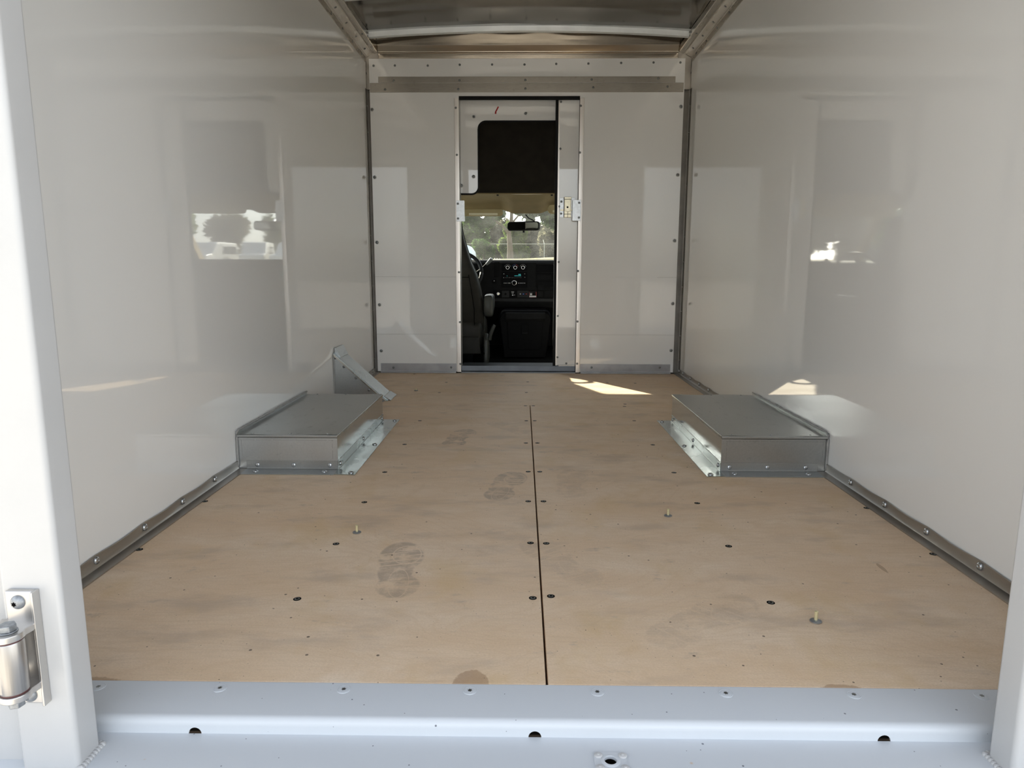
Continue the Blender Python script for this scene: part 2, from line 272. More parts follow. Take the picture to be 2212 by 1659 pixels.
# ------------------------------------------------------------------ mesh helpers
class MB:
    def __init__(s): s.v = []; s.f = []
    def add(s, vs, fs):
        b = len(s.v); s.v += [tuple(x) for x in vs]; s.f += [tuple(i+b for i in f) for f in fs]; return s
    def box(s, x0, x1, y0, y1, z0, z1):
        return s.add([(x0, y0, z0), (x1, y0, z0), (x1, y1, z0), (x0, y1, z0), (x0, y0, z1), (x1, y0, z1), (x1, y1, z1), (x0, y1, z1)],
                     [(3, 2, 1, 0), (4, 5, 6, 7), (0, 1, 5, 4), (1, 2, 6, 5), (2, 3, 7, 6), (3, 0, 4, 7)])
    def prism(s, pts, axis, a, b):
        """closed 2-D outline extruded along an axis; pts are the two other coordinates in xyz order"""
        def P(p, t): return (t, p[0], p[1]) if axis == 0 else ((p[0], t, p[1]) if axis == 1 else (p[0], p[1], t))
        n = len(pts)
        return s.add([P(p, a) for p in pts]+[P(p, b) for p in pts],
                     [tuple(range(n-1, -1, -1)), tuple(range(n, 2*n))]+[(i, (i+1) % n, n+(i+1) % n, n+i) for i in range(n)])
    def sweep(s, sections, closed=False):
        n = len(sections[0]); k = len(sections)
        vs = [p for sec in sections for p in sec]
        fs = [(j*n+i, j*n+(i+1) % n, (j+1)*n+(i+1) % n, (j+1)*n+i) for j in range(k-1) for i in range(n)]
        if closed: fs += [((k-1)*n+i, (k-1)*n+(i+1) % n, (i+1) % n, i) for i in range(n)]
        else: fs += [tuple(range(n-1, -1, -1)), tuple(range((k-1)*n, k*n))]
        return s.add(vs, fs)
    def tube(s, path, r, n=10):
        secs = []; path = [Vector(p) for p in path]
        rs = r if isinstance(r, (list, tuple)) else [r]*len(path)
        ref = Vector((0.13, 0.21, 1)) if abs((path[-1]-path[0]).normalized().z) < 0.9 else Vector((1, 0.2, 0.1))
        for i, q in enumerate(path):
            d = (path[min(i+1, len(path)-1)]-path[max(i-1, 0)]).normalized()
            a = d.cross(ref).normalized(); b = d.cross(a)
            secs.append([tuple(q+a*math.cos(2*PI*j/n)*rs[i]+b*math.sin(2*PI*j/n)*rs[i]) for j in range(n)])
        return s.sweep(secs)
    def lathe(s, prof, n=16, c=(0, 0, 0), axis=(0, 0, 1), closed=False):
        q = Vector((0, 0, 1)).rotation_difference(Vector(axis).normalized()); c = Vector(c)
        secs = [[tuple(c+q @ Vector((r*math.cos(2*PI*j/n), r*math.sin(2*PI*j/n), z))) for j in range(n)] for r, z in prof]
        return s.sweep(secs, closed)
    def grid(s, fn, nu, nv):
        vs = [fn(i/nu, j/nv) for j in range(nv+1) for i in range(nu+1)]
        return s.add(vs, [(j*(nu+1)+i, j*(nu+1)+i+1, (j+1)*(nu+1)+i+1, (j+1)*(nu+1)+i) for j in range(nv) for i in range(nu)])
    def mesh(s, name, mat, smooth=False):
        me = bpy.data.meshes.new(name); me.from_pydata(s.v, [], s.f); me.materials.append(mat)
        bm = bmesh.new(); bm.from_mesh(me); bmesh.ops.recalc_face_normals(bm, faces=bm.faces); bm.to_mesh(me); bm.free()
        if smooth: me.polygons.foreach_set('use_smooth', [True]*len(me.polygons))
        return me
WL = {}
def place(o, loc, parent=None):
    loc = Vector(loc); COL.objects.link(o); WL[o] = loc
    if parent is not None: o.parent = parent; o.location = loc-WL[parent]
    else: o.location = loc
    return o
def obj(name, mb, mat, parent=None, bev=0.0, smooth=False, seg=2, flat=False, bottom=False):
    """one mesh object from shapes given in world metres; its origin goes to the middle of its box"""
    vs = np.array(mb.v, float); c = (vs.min(0)+vs.max(0))/2
    if bottom: c[2] = vs[:, 2].min()
    mb.v = [tuple(q) for q in vs-c]
    me = mb.mesh(name, mat, smooth); o = bpy.data.objects.new(name, me)
    place(o, c, parent)
    if bev:
        b = o.modifiers.new('bevel', 'BEVEL'); b.width = bev; b.segments = seg; b.limit_method = 'ANGLE'; b.angle_limit = R(35)
        me.polygons.foreach_set('use_smooth', [True]*len(me.polygons)); b.harden_normals = False
        wn = o.modifiers.new('normals', 'WEIGHTED_NORMAL'); wn.keep_sharp = True
    elif smooth and not flat:
        e = o.modifiers.new('sharp', 'EDGE_SPLIT'); e.split_angle = R(40)
    return o
def tag(o, label, cat, group=None, kind=None):
    o['label'] = label; o['category'] = cat
    if group: o['group'] = group
    if kind: o['kind'] = kind
    return o
def root(name, loc, label, cat, group=None, kind=None):
    o = bpy.data.objects.new(name, None); o.empty_display_size = 0.05; place(o, loc); return tag(o, label, cat, group, kind)
SHARED = {}
def stamp(name, key, parent, loc, normal, label=None, spin=0.0):
    me = SHARED[key]; o = bpy.data.objects.new(name, me)
    q = Vector((0, 0, 1)).rotation_difference(Vector(normal).normalized()) @ Quaternion((0, 0, 1), spin)
    place(o, loc, parent); o.rotation_euler = q.to_euler()
    if label: o['label'] = label
    return o
def two(me, mat2, test):
    me.materials.append(mat2)
    for pl in me.polygons:
        if test(pl.center): pl.material_index = 1
    return me
def dome(r, h, n=14, hub=0.0): return [(r, 0.0), (r, h*0.25), (r*0.85, h*0.65), (r*0.5, h*0.95), (r*0.18, h*1.0)]
SHARED['rivet'] = MB().lathe(dome(0.0075, 0.0035)).mesh('rivet', M['screw_dk'], True)
SHARED['rivet_lt'] = MB().lathe(dome(0.0085, 0.0050)).mesh('rivet_lt', M['screw'], True)
SHARED['trim_screw'] = MB().lathe([(0.010, 0), (0.010, .0015), (0.0085, .004), (0.005, .0058), (0.0022, .006), (0.002, .0045)]).mesh('trim_screw', M['screw'], True)
SHARED['small_screw'] = MB().lathe(dome(0.0042, 0.003), n=10).mesh('small_screw', M['screw'], True)
a = MB().lathe([(0.0125, 0), (0.0125, .0015), (0.0085, .0022), (0.0080, .0042), (0.0045, .0055), (0.0015, .0058)])
SHARED['washer_rivet'] = two(a.mesh('washer_rivet', M['washer'], True), M['screw_dk'], lambda c: c.x*c.x+c.y*c.y < 0.0079**2 or c.z > .003)
a = MB().lathe([(0.0088, .0001), (0.0088, .0004), (0.0060, .0004), (0.0056, .0010), (0.0030, .0010), (0.0026, .0004), (0.0004, .0004)], n=16)
SHARED['floor_screw'] = two(a.mesh('floor_screw', M['hole'], True), M['screw_dk'], lambda c: 0.0028 < math.hypot(c.x, c.y) < .0058)
# flat countersunk screw with a star recess
star = [(0.0045*(1.0 if j % 2 else 0.62)*math.cos(PI*j/6), 0.0045*(1.0 if j % 2 else 0.62)*math.sin(PI*j/6)) for j in range(12)]
a = MB().lathe([(0.0118, -.001), (0.0118, .0002), (0.0113, .0005), (0.0106, .0005), (0.0100, .0000), (0.0096, .0005), (0.0052, .0008)], n=20); nf = len(a.f)
a.prism(star, 2, .0004, .0010)
me = a.mesh('sill_screw', M['sill'], False); me.materials.append(M['screw_dk'])
for i, pl in enumerate(me.polygons):
    if i >= nf: pl.material_index = 1
SHARED['sill_screw'] = me

# ------------------------------------------------------------------ structure : floor
WX = 1.065; YB = 4.84; Y0 = 1.122; ZG = -0.75
fl = root('floor', (0, 3.0, 0), 'worn tan plywood cargo floor of three sheets with boot prints', 'floor', kind='structure')
for x0, x1, y0, y1 in ((-WX, 0.0100, Y0+.002, 3.667), (0.0140, WX, Y0+.002, 3.667), (-WX, WX, 3.6705, YB-.004)):
    obj('plywood_sheet', MB().box(x0, x1, y0, y1, -0.028, 0.0), M['ply'], fl, bev=0.0012, seg=1)
obj('subfloor', MB().box(-WX, WX, Y0, YB, -0.16, -0.0100-.0185), M['seamwood'], fl)
for px, py in [(1136, 957), (1161, 957), (1141, 1019), (1166, 1019), (1141, 1083), (1174, 1083), (1146, 1173), (1180, 1174), (1151, 1292), (1190, 1288),
               (787, 1085), (726, 1175), (642, 1294), (831, 1020), (874, 960), (1410, 961), (1456, 1021), (1506, 1087), (1574, 1180), (1665, 1302), (1370, 909),
               (907, 909), (1135, 876.5), (1152, 876.5), (1137, 909), (1155, 909), (1140, 825), (1137, 848), (964, 826), (949, 848), (1350, 873), (1349, 878), (1372, 828), (895, 808), (1138, 805), (1312, 827)]:
    q = at(px, py, Z=0.0); stamp('floor_screw', 'floor_screw', fl, (q.x, q.y, 0.0001), (0, 0, 1), spin=random.random())

# ------------------------------------------------------------------ walls
def side_wall(sgn, name, label, joints):
    wl = root(name, (sgn*WX, 3.0, 0), label, 'wall', kind='structure')
    ys = [0.99]+joints+[YB+.03]
    for i in range(len(ys)-1):
        y0, y1 = ys[i], ys[i+1]
        t = 0.0011*(1 if i % 2 else -1)
        def fn(u, v, y0=y0, y1=y1, t=t):
            return (sgn*(WX + t*(v-0.5)*0.8), y0+(y1-y0)*v, -0.03+2.29*u)
        mb = MB().grid(fn, 1, 6)
        n = len(mb.v); vs = list(mb.v); mb.v = vs+[(sgn*(WX+.03), q[1], q[2]) for q in vs]
        fs = list(mb.f); mb.f = fs+[tuple(n+i for i in reversed(f)) for f in fs]
        edge = [0, 1]; N1 = 2
        for j in range(6): mb.f += [(j*2, (j+1)*2, n+(j+1)*2, n+j*2), ((j+1)*2+1, j*2+1, n+j*2+1, n+(j+1)*2+1)]
        mb.f += [(0, 1, n+1, n), (12, 13, n+13, n+12)]
        obj('panel', mb, M['liner'], wl)
    return wl
wall_l = side_wall(-1, 'wall_left', 'glossy white side wall above the triangular steel cover', [2.195, 3.52])
wall_r = side_wall(1, 'wall_right', 'glossy white side wall showing the sun patch reflection', [2.219, 3.496])
wb = root('wall_back', (0, YB, 0), 'white bulkhead wall with the walk-through doorway to the cab', 'wall', kind='structure')
XL, XR, DL, DR, DT = -1.045, 1.024, -0.457, 0.343, 1.846
for x0, x1 in ((XL, DL), (DR, XR)):
    for z0, z1 in ((0.010, 0.2706), (0.2714, 0.6656), (0.6664, 1.8975)):
        obj('panel', MB().box(x0, x1, YB, YB+.03, z0, z1), M['liner'], wb)
obj('panel', MB().box(DL, DR, YB, YB+.03, DT, 1.8975), M['liner'], wb)
obj('panel', MB().box(XL, XR, YB, YB+.03, 1.8985, 2.15), M['liner'], wb)
obj('top_light_seal', MB().box(-1.10, 1.10, YB+.032, YB+.06, 1.95, 2.262).box(-1.10, -WX, YB-.01, YB+.06, -.1, 2.262).box(WX, 1.10, YB-.01, YB+.06, -.1, 2.262), M['rubber'], wb)  # hidden boxes added to stop sun and sky leaking round the bulkhead
obj('corner_light_seal', MB().box(-1.10, -.965, YB+.036, YB+.05, -.2, 2.262), M['rubber'], wb); obj('corner_light_seal', MB().box(.965, 1.10, YB+.036, YB+.05, -.2, 2.262), M['rubber'], wb)  # hidden strips added behind the corners to keep sunlight out
obj('floor_light_seal', MB().box(-1.10, 1.10, YB+.0005, 5.07, -.20, -.0005), M['rubber'], wb)  # hidden block added below the doorway against light leaks
obj('header_strip', MB().box(XL+.003, XR-.006, YB-.005, YB, 1.868, 1.926), M['galv_strip'], wb, bev=0.001, seg=1)
obj('upper_strip', MB().box(-0.986, 0.964, YB-.003, YB, 1.9285, 1.966), M['galv_strip'], wb, bev=0.0008, seg=1)
obj('kick_plate', MB().box(-1.022, -0.492, YB-.003, YB, 0.013, 0.066), M['kick'], wb, bev=0.0008, seg=1)
obj('kick_plate', MB().box(0.377, 1.004, YB-.003, YB, 0.013, 0.066), M['kick'], wb, bev=0.0008, seg=1)
for x0, x1 in ((-1.022, -0.492), (0.377, 1.004)):
    obj('kick_angle', MB().box(x0, x1, YB-.022, YB-.002, 0.0, 0.010), M['kick'], wb, bev=0.001, seg=1)
for x0, x1 in ((DL-.030, DL), (DR, DR+.029)):
    obj('jamb_strip', MB().box(x0, x1, YB-.006, YB+.034, 0.006, DT-.014), M['alum_post'], wb, bev=0.0015, seg=1)
for x0, x1 in ((DL-.006, DL), (DR, DR+.006)):
    obj('jamb_lining', MB().box(x0, x1, YB+.034, YB+.11, 0.0, DT), M['frame_white'], wb)
obj('door_top_seal', MB().box(DL, DR, YB+.008, YB+.03, DT-.020, DT-.0005), M['rubber'], wb)
def on_back(key, pts, Y=YB, name='rivet', par=wb):
    for px, py in pts: q = at(px, py, Y=Y); stamp(name, key, par, (q.x, Y, q.z), (0, -1, 0))
on_back('rivet', [(807, 142), (853, 141.7), (924, 141.7), (993, 140), (1063, 139.5), (1133, 139.5), (1201.5, 138), (1271, 137.4), (1341.7, 136), (1411.7, 135), (1469.8, 135)])
on_back('rivet', [(850.5, 174), (992.5, 173.7), (1135, 173), (1278, 171.7), (1422, 169), ], YB-.003)
on_back('rivet', [(832, 193), (990, 192.5), (1135, 191.5), (1281.5, 189), (1442, 187)], YB-.005)
on_back('washer_rivet', [(804, 237), (809.5, 383), (814.6, 523.5), (820, 658.5), (823.6, 757.7), (1470.6, 230.5), (1464, 378), (1457, 520), (1453, 656), (1449.5, 757)])
on_back('rivet', [(984.5, 233), (987, 334.5), (991.5, 588), (993.5, 696), (994.5, 786), (1254.6, 228.5), (1252.8, 329.5), (1248.5, 585.5), (1247.5, 694.5), (1246.5, 785.5)], YB-.006)
on_back('rivet', [(850, 794), (974.5, 793.4), (1277.6, 793.7), (1425, 793.7)], YB-.003)

# corner angles between bulkhead and side walls
for k, (sgn, lab) in enumerate(((-1, 'dark screwed corner angle beside the triangular cover end of the bulkhead'), (1, 'dark screwed corner angle at the sunlit-floor end of the bulkhead'))):
    X = sgn*WX
    t = root('trim_%d' % (4+k), (X, YB, 0), lab, 'trim', kind='structure')
    obj('side_leg', MB().box(min(X, X-sgn*.003), max(X, X-sgn*.003), YB-.045, YB-.001, 0.03, 1.885), M['dark_angle'], t)
    obj('back_leg', MB().box(min(X, X-sgn*.06), max(X, X-sgn*.06), YB+.031, YB+.034, 0.0, 2.09), M['dark_angle'], t)
    obj('upper_leg', MB().box(min(X, X-sgn*.003), max(X, X-sgn*.003), YB-.02, YB-.001, 1.887, 2.06), M['bronze'], t)
    obj('upper_face', MB().box(*sorted((X, X-sgn*(.020 if sgn < 0 else .041))), YB+.001, YB+.020, 1.887, 2.15), M['bronze'], t)
    z = 0.10
    while z < 1.86: stamp('screw', 'small_screw', t, (X-sgn*.003, YB-.022, z), (-sgn, 0, 0)); z += 0.168
    stamp('screw', 'rivet', t, (X-sgn*.003, YB-.012, 1.985), (-sgn, 0, 0))

# baseboard angles
def baseboard(sgn, name, label, runs, screws, holes):
    X = sgn*WX; b = root(name, (X, 3, 0), label, 'trim', kind='structure')
    for y0, y1 in runs:
        n = max(2, int((y1-y0)/0.02)); secs = []
        for i in range(n+1):
            y = y0+(y1-y0)*i/n
            ph = min([abs(y-s) for s in screws]+[0.11])/0.11
            dz = .0035*(1-ph)**1.5; dx = .0005+.0035*math.sin(min(1, ph)*PI/2)**2*0.7
            def P(a, z): return (X-sgn*a, y, z)
            secs.append([P(0.0008, 0.0), P(0.036, 0.0), P(0.036, 0.0035), P(0.0085, 0.0055), P(0.0055, 0.010), P(0.004+dx, 0.033+dz), P(0.0008+dx, 0.0335+dz)])
        obj('angle', MB().sweep(secs), M['bronze'], b, smooth=True)
    for y in screws: stamp('screw', 'trim_screw', b, (X-sgn*.006, y, 0.0245), (-sgn, 0, 0.1))
    for y in holes:
        stamp('floor_screw', 'floor_screw', b, (X-sgn*.041, y, .0005), (0, 0, 1))
    return b
baseboard(-1, 'baseboard_left', 'dull metal angle along the wall with the triangular cover', [(1.0, 2.431), (3.268, 3.765), (3.955, 4.83)], [1.355, 1.576, 1.795, 2.011, 2.236, 3.42, 3.64, 4.08, 4.30, 4.52, 4.74], [1.70, 2.08])
baseboard(1, 'baseboard_right', 'dull metal angle along the wall without the triangular cover', [(1.0, 2.436), (3.276, 4.83)], [1.362, 1.583, 1.805, 2.025, 2.246, 3.42, 3.63, 3.83, 4.03, 4.246, 4.472, 4.682, 4.80], [1.71, 2.06])

# ------------------------------------------------------------------ ceiling and roof rails
def roof_z(x): return 2.152+0.034*(1-(x/0.98)**2)
ceil = root('ceiling', (0, 3, 2.2), 'arched sheet metal roof with a pale cross bow near the bulkhead', 'ceiling', kind='structure')
from mathutils import noise as mnoise
def skin(u, v):
    x = -0.985+1.965*u; y = 0.99+3.82*v
    bay = abs(((y-4.55)/0.61+0.5) % 1.0-0.5)*2
    a = 0.011*math.sin(PI*bay)+.001
    z = roof_z(x)+a*0.9*mnoise.noise(Vector((x*2.6, y*1.8, 0)))
    if y > 4.6: z += (0.0022*math.sin(x*16.0)+.0020*math.sin(x*7.3+1))*math.sin(PI*min(1, (y-4.6)/.2))
    return (x, y, z)
obj('roof_skin', MB().grid(skin, 110, 170), M['roof'], ceil, smooth=True, flat=True)
obj('outer_roof', MB().box(-1.10, 1.10, 0.93, 4.95, 2.26, 2.29), M['frame_white'], ceil)
for y in [4.55-0.61*i for i in range(6)]:
    secs = []
    for i in range(25):
        x = -0.99+1.975*i/24; z = roof_z(x)
        secs.append([(x, y-.030, z+.004), (x, y-.030, z-.0005), (x, y-.004, z-.001), (x, y, z-.030), (x, y+.034, z-.030), (x, y+.038, z-.001), (x, y+.064, z-.0005), (x, y+.064, z+.004)])
    obj('roof_bow', MB().sweep(secs), M['bow'], ceil, smooth=True)
for k, (sgn, lab, xi) in enumerate(((-1, 'riveted aluminium roof rail above the wall with the triangular cover', 0.983), (1, 'riveted aluminium roof rail above the wall without the triangular cover', 0.977))):
    t = root('trim_%d' % (1+k), (sgn*1.03, 3, 2.1), lab, 'trim', kind='structure')
    prof = [(1.066, 2.050), (1.0625, 2.050), (1.0610, 2.084), (1.057, 2.087), (1.050, 2.088), (1.024, 2.104), (1.020, 2.110), (1.012, 2.110), (1.008, 2.105), (xi+.003, 2.112), (xi, 2.116), (xi, 2.150), (1.066, 2.19)]
    obj('rail', MB().prism([(sgn*a, b) for a, b in prof], 1, 0.99, 4.835), M['alum'], t, bev=0.0008, seg=1)
    y = 4.70
    while y > 1.1:
        stamp('rivet', 'rivet', t, (sgn*1.0620, y, 2.069), (-sgn, 0, 0)); stamp('rivet', 'rivet', t, (sgn*1.037, y-.01, 2.0965), (-sgn*.55, 0, -1)); y -= 0.235
    for j in range(4): stamp('rivet', 'small_screw', t, (sgn*1.0618, 4.50+.045*j, 2.063+.006*(j % 2)), (-sgn, 0, 0))
    for dy, dz in ((4.50, .0), (4.535, .01), (4.53, -.012)): stamp('rivet', 'rivet', t, (sgn*(xi), dy, 2.132+dz), (-sgn, 0, 0))
    stamp('rivet', 'rivet', t, (sgn*1.0, 4.45, 2.108), (0, 0, -1))
t = root('trim_3', (0, YB, 2.1), 'aluminium cross rail between the bulkhead top and the roof', 'trim', kind='structure')
obj('rail', MB().prism([(4.8395, 2.078), (4.838, 2.078), (4.836, 2.081), (4.836, 2.108), (4.830, 2.113), (4.826, 2.114), (4.826, 2.119), (4.812, 2.134), (4.800, 2.150), (4.800, 2.19), (4.8395, 2.19)], 0, -0.982, 0.976), M['alum_x'], t, bev=0.0008, seg=1)

for x0, x1 in ((XL, -.9825), (.9765, XR)): obj('corner_plate', MB().box(x0, x1, 4.8362, 4.8395, 2.078, 2.15), M['bronze'], t)

# ------------------------------------------------------------------ rear door frame (posts, header, sill)
df = root('door_2', (0, 0.96, -0.027), 'white painted rear door frame with sill at the open end', 'door frame', kind='structure')
ZL = -0.027
for sgn, xi in ((-1, -0.700), (1, 0.694)):
    xo = xi+sgn*0.088
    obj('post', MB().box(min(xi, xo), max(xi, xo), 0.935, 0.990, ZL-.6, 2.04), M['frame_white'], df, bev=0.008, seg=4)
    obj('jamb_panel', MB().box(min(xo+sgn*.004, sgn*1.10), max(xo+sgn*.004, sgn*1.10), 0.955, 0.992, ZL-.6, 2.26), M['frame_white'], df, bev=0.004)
    w_ = MB()
    for i in range(9):   # weld bead at the post foot
        y = 0.937+.053*i/8; w_.lathe([(.0065+.002*random.random(), 0), (.005, .004), (.002, .0065)], 8, (xi-sgn*.001, y, ZL-.001), (-sgn*.7, .3*random.random()-.15, .8))
    for i in range(3): w_.lathe([(.006, 0), (.0045, .004), (.002, .006)], 8, (xi+sgn*(.004+.006*i), .992, ZL-.001), (0, .6, .8))
    obj('weld_bead', w_, M['frame_white'], df, smooth=True)
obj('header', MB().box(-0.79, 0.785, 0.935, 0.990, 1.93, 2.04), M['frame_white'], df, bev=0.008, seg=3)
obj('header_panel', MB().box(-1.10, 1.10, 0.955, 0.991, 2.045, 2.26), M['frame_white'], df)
# upper sill: flat top, rolled edge, vertical face with drain bites
YF = 1.020; rr = 0.012
prof = [(Y0, -.030), (Y0, 0.0)]+[(YF+rr-rr*math.sin(a), -rr+rr*math.cos(a)) for a in [PI/2*i/6 for i in range(7)]]
zf = -.014
prof += [(YF, zf), (YF+.028, zf), (YF+.028, -.030)]
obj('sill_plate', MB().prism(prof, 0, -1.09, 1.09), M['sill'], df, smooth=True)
out_ = [(-1.09, ZL-.004)]; up = [(1.09, ZL-.004), (1.09, zf), (-1.09, zf)]
for hx in (-0.564, -0.011, 0.550):
    out_ += [(hx+.0105*math.cos(a), ZL+.0105*math.sin(a)) for a in [PI-PI*i/10 for i in range(11)]]
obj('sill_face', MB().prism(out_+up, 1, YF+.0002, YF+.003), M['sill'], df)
for hx in (-0.564, -0.011, 0.550): obj('drain_hole', MB().box(hx-.014, hx+.014, YF+.012, YF+.014, ZL-.004, zf), M['hole'], df)
obj('sill_backing', MB().box(-1.09, 1.09, YF+.03, Y0, -.16, -.0305), M['holebrown'], df)
PX, PY = 0.1045, 0.9655     # striker hole
lb = MB()
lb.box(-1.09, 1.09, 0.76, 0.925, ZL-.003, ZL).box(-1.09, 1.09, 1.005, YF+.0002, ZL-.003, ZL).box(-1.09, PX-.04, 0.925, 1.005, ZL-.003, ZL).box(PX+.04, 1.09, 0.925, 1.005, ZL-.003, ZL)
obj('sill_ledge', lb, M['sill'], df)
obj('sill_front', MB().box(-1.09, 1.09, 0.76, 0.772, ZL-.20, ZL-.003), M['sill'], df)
def ring_plate(mb, x0, x1, y0, y1, cx, cy, r, z0, z1):
    """rectangular plate with a round hole"""
    ang = sorted([2*PI*q/32 for q in range(32)]+[math.atan2(b-cy, a-cx) % (2*PI) for a in (x0, x1) for b in (y0, y1)])
    ang = [a for q, a in enumerate(ang) if q == 0 or a-ang[q-1] > 1e-4]; n = len(ang)
    hole = [(cx+r*math.cos(a), cy+r*math.sin(a)) for a in ang]; ov = []
    for a in ang:
        dx, dy = math.cos(a), math.sin(a); k = 1e9
        if abs(dx) > 1e-9: k = min(k, ((x1 if dx > 0 else x0)-cx)/dx)
        if abs(dy) > 1e-9: k = min(k, ((y1 if dy > 0 else y0)-cy)/dy)
        ov.append((cx+dx*k, cy+dy*k))
    vs = [(a, b, z) for z in (z1, z0) for ring in (hole, ov) for a, b in ring]; fs = []
    for i in range(n):
        j = (i+1) % n; fs += [(i, j, n+j, n+i), (2*n+i, 3*n+i, 3*n+j, 2*n+j), (i, 2*n+i, 2*n+j, j), (n+i, n+j, 3*n+j, 3*n+i)]
    mb.add(vs, fs); return mb
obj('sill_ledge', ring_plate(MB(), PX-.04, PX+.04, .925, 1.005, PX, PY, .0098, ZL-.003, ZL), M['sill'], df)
obj('striker_hole', MB().lathe([(.0105, -.0031), (.0105, -.05), (.0135, -.05), (.0135, -.0031)], 24, (PX, PY, ZL), closed=True).lathe([(.0135, -.0501), (.0135, -.052)], 24, (PX, PY, ZL)), M['hole'], df)
for x in [-.77, -.557, -.341, -.122, .098, .319, .538, .756]:
    stamp('sill_screw', 'sill_screw', df, (x, 1.1025, .0003), (0, 0, 1), spin=random.random())
# striker plate
sp_ = root('striker_plate', (PX, PY, ZL), 'square white-painted striker plate with a round hole on the sill ledge', 'plate')
obj('plate', ring_plate(MB(), .0795, .1295, .938, .984, PX, PY, .0096, ZL+.0001, ZL+.0016), M['sill'], sp_)
obj('collar', MB().lathe([(.0150, 0), (.0140, .0006), (.0110, .0013), (.0098, .0012), (.0096, .0001)], 28, (PX, PY, ZL+.0017), closed=True), M['sill'], sp_, smooth=True)
for x, y in ((.0868, .9775), (.1245, .9770), (.0868, .9500), (.1250, .9495)):
    obj('bolt_head', MB().lathe([(.0070, 0), (.0068, .0008), (.0052, .0020), (.0030, .0026), (.0026, .0026), (.0024, .0032), (.0008, .0036)], 20, (x, y, ZL+.0017)), M['frame_white'], sp_, smooth=True)

# hinge bolted to the post
hg = root('hinge', (-0.752, 0.935, 0.09), 'aluminium door hinge bolted to the white rear post', 'hinge')
YH = 0.935
obj('leaf', MB().box(-.7760, -.7340, YH-.008, YH, .087, .116).box(-.7740, -.7340, YH-.005, YH, .1165, .2075).box(-.7740, -.7340, YH-.010, YH-.0003, .2075, .264), M['hinge'], hg, bev=0.002)
BX, BY = -0.7530, 0.897
def arm(z0, z1):
    pts = [(-.7322, YH-.001), (-.7322, YH-.018)]+[(BX+.0205*math.cos(a), BY+.0205*math.sin(a)) for a in [R(25)-R(215)*i/14 for i in range(15)]]+[(-.790, YH-.001)]
    return MB().prism(pts, 2, z0, z1)
obj('leaf_flange', MB().box(-.7339, -.7300, YH-.015, YH-.0003, .087, .264), M['hinge'], hg, bev=.001)
obj('upper_arm', arm(.2075, .2175), M['hinge'], hg, bev=0.0015)
obj('lower_arm', arm(.1165, .1265), M['hinge'], hg, bev=0.0015)
obj('barrel', MB().lathe([(.004, .129), (.0180, .129), (.0190, .131), (.0190, .203), (.0180, .205), (.004, .205)], 32, (BX, BY, 0)).prism([(BX-.09, BY-.004), (BX-.004, BY-.0185), (BX-.004, BY+.010), (BX-.09, BY+.012)], 2, .132, .202), M['barrel'], hg, smooth=True)
for z in (.2050, .1267): obj('bushing', MB().lathe([(.004, 0), (.0175, 0), (.0175, .0024), (.004, .0024)], 24, (BX, BY, z)), M['bushing'], hg, smooth=True)
bt = obj('bolt', MB().prism([(BX+.0115*math.cos(PI*i/3+.3), BY+.0115*math.sin(PI*i/3+.3)) for i in range(6)], 2, .2195, .2285).lathe([(.0125, .2176), (.0125, .2195)], 20, (BX, BY, 0)), M['bolt'], hg, bev=0.0012)
obj('bolt_nut', MB().prism([(BX+.0110*math.cos(PI*i/3+.3), BY+.0110*math.sin(PI*i/3+.3)) for i in range(6)], 2, .1040, .1164), M['bolt'], hg, bev=0.0012)
for x, z, yy in ((-.7555, .2475, YH-.010), (-.7555, .1005, YH-.008)):
    s_ = obj('screw_head', MB().lathe([(.0105, 0), (.0100, .002), (.0075, .0045), (.0035, .0058), (.0005, .006)], 24, (x, yy, z), (0, -1, 0)), M['bolt'], hg, smooth=True)
    obj('recess', MB().prism([(x-.002+.0038*(1.0 if j % 2 else .6)*math.cos(PI*j/6), z-.001+.0038*(1.0 if j % 2 else .6)*math.sin(PI*j/6)) for j in range(12)], 1, yy-.0063, yy-.0045), M['hole'], s_)

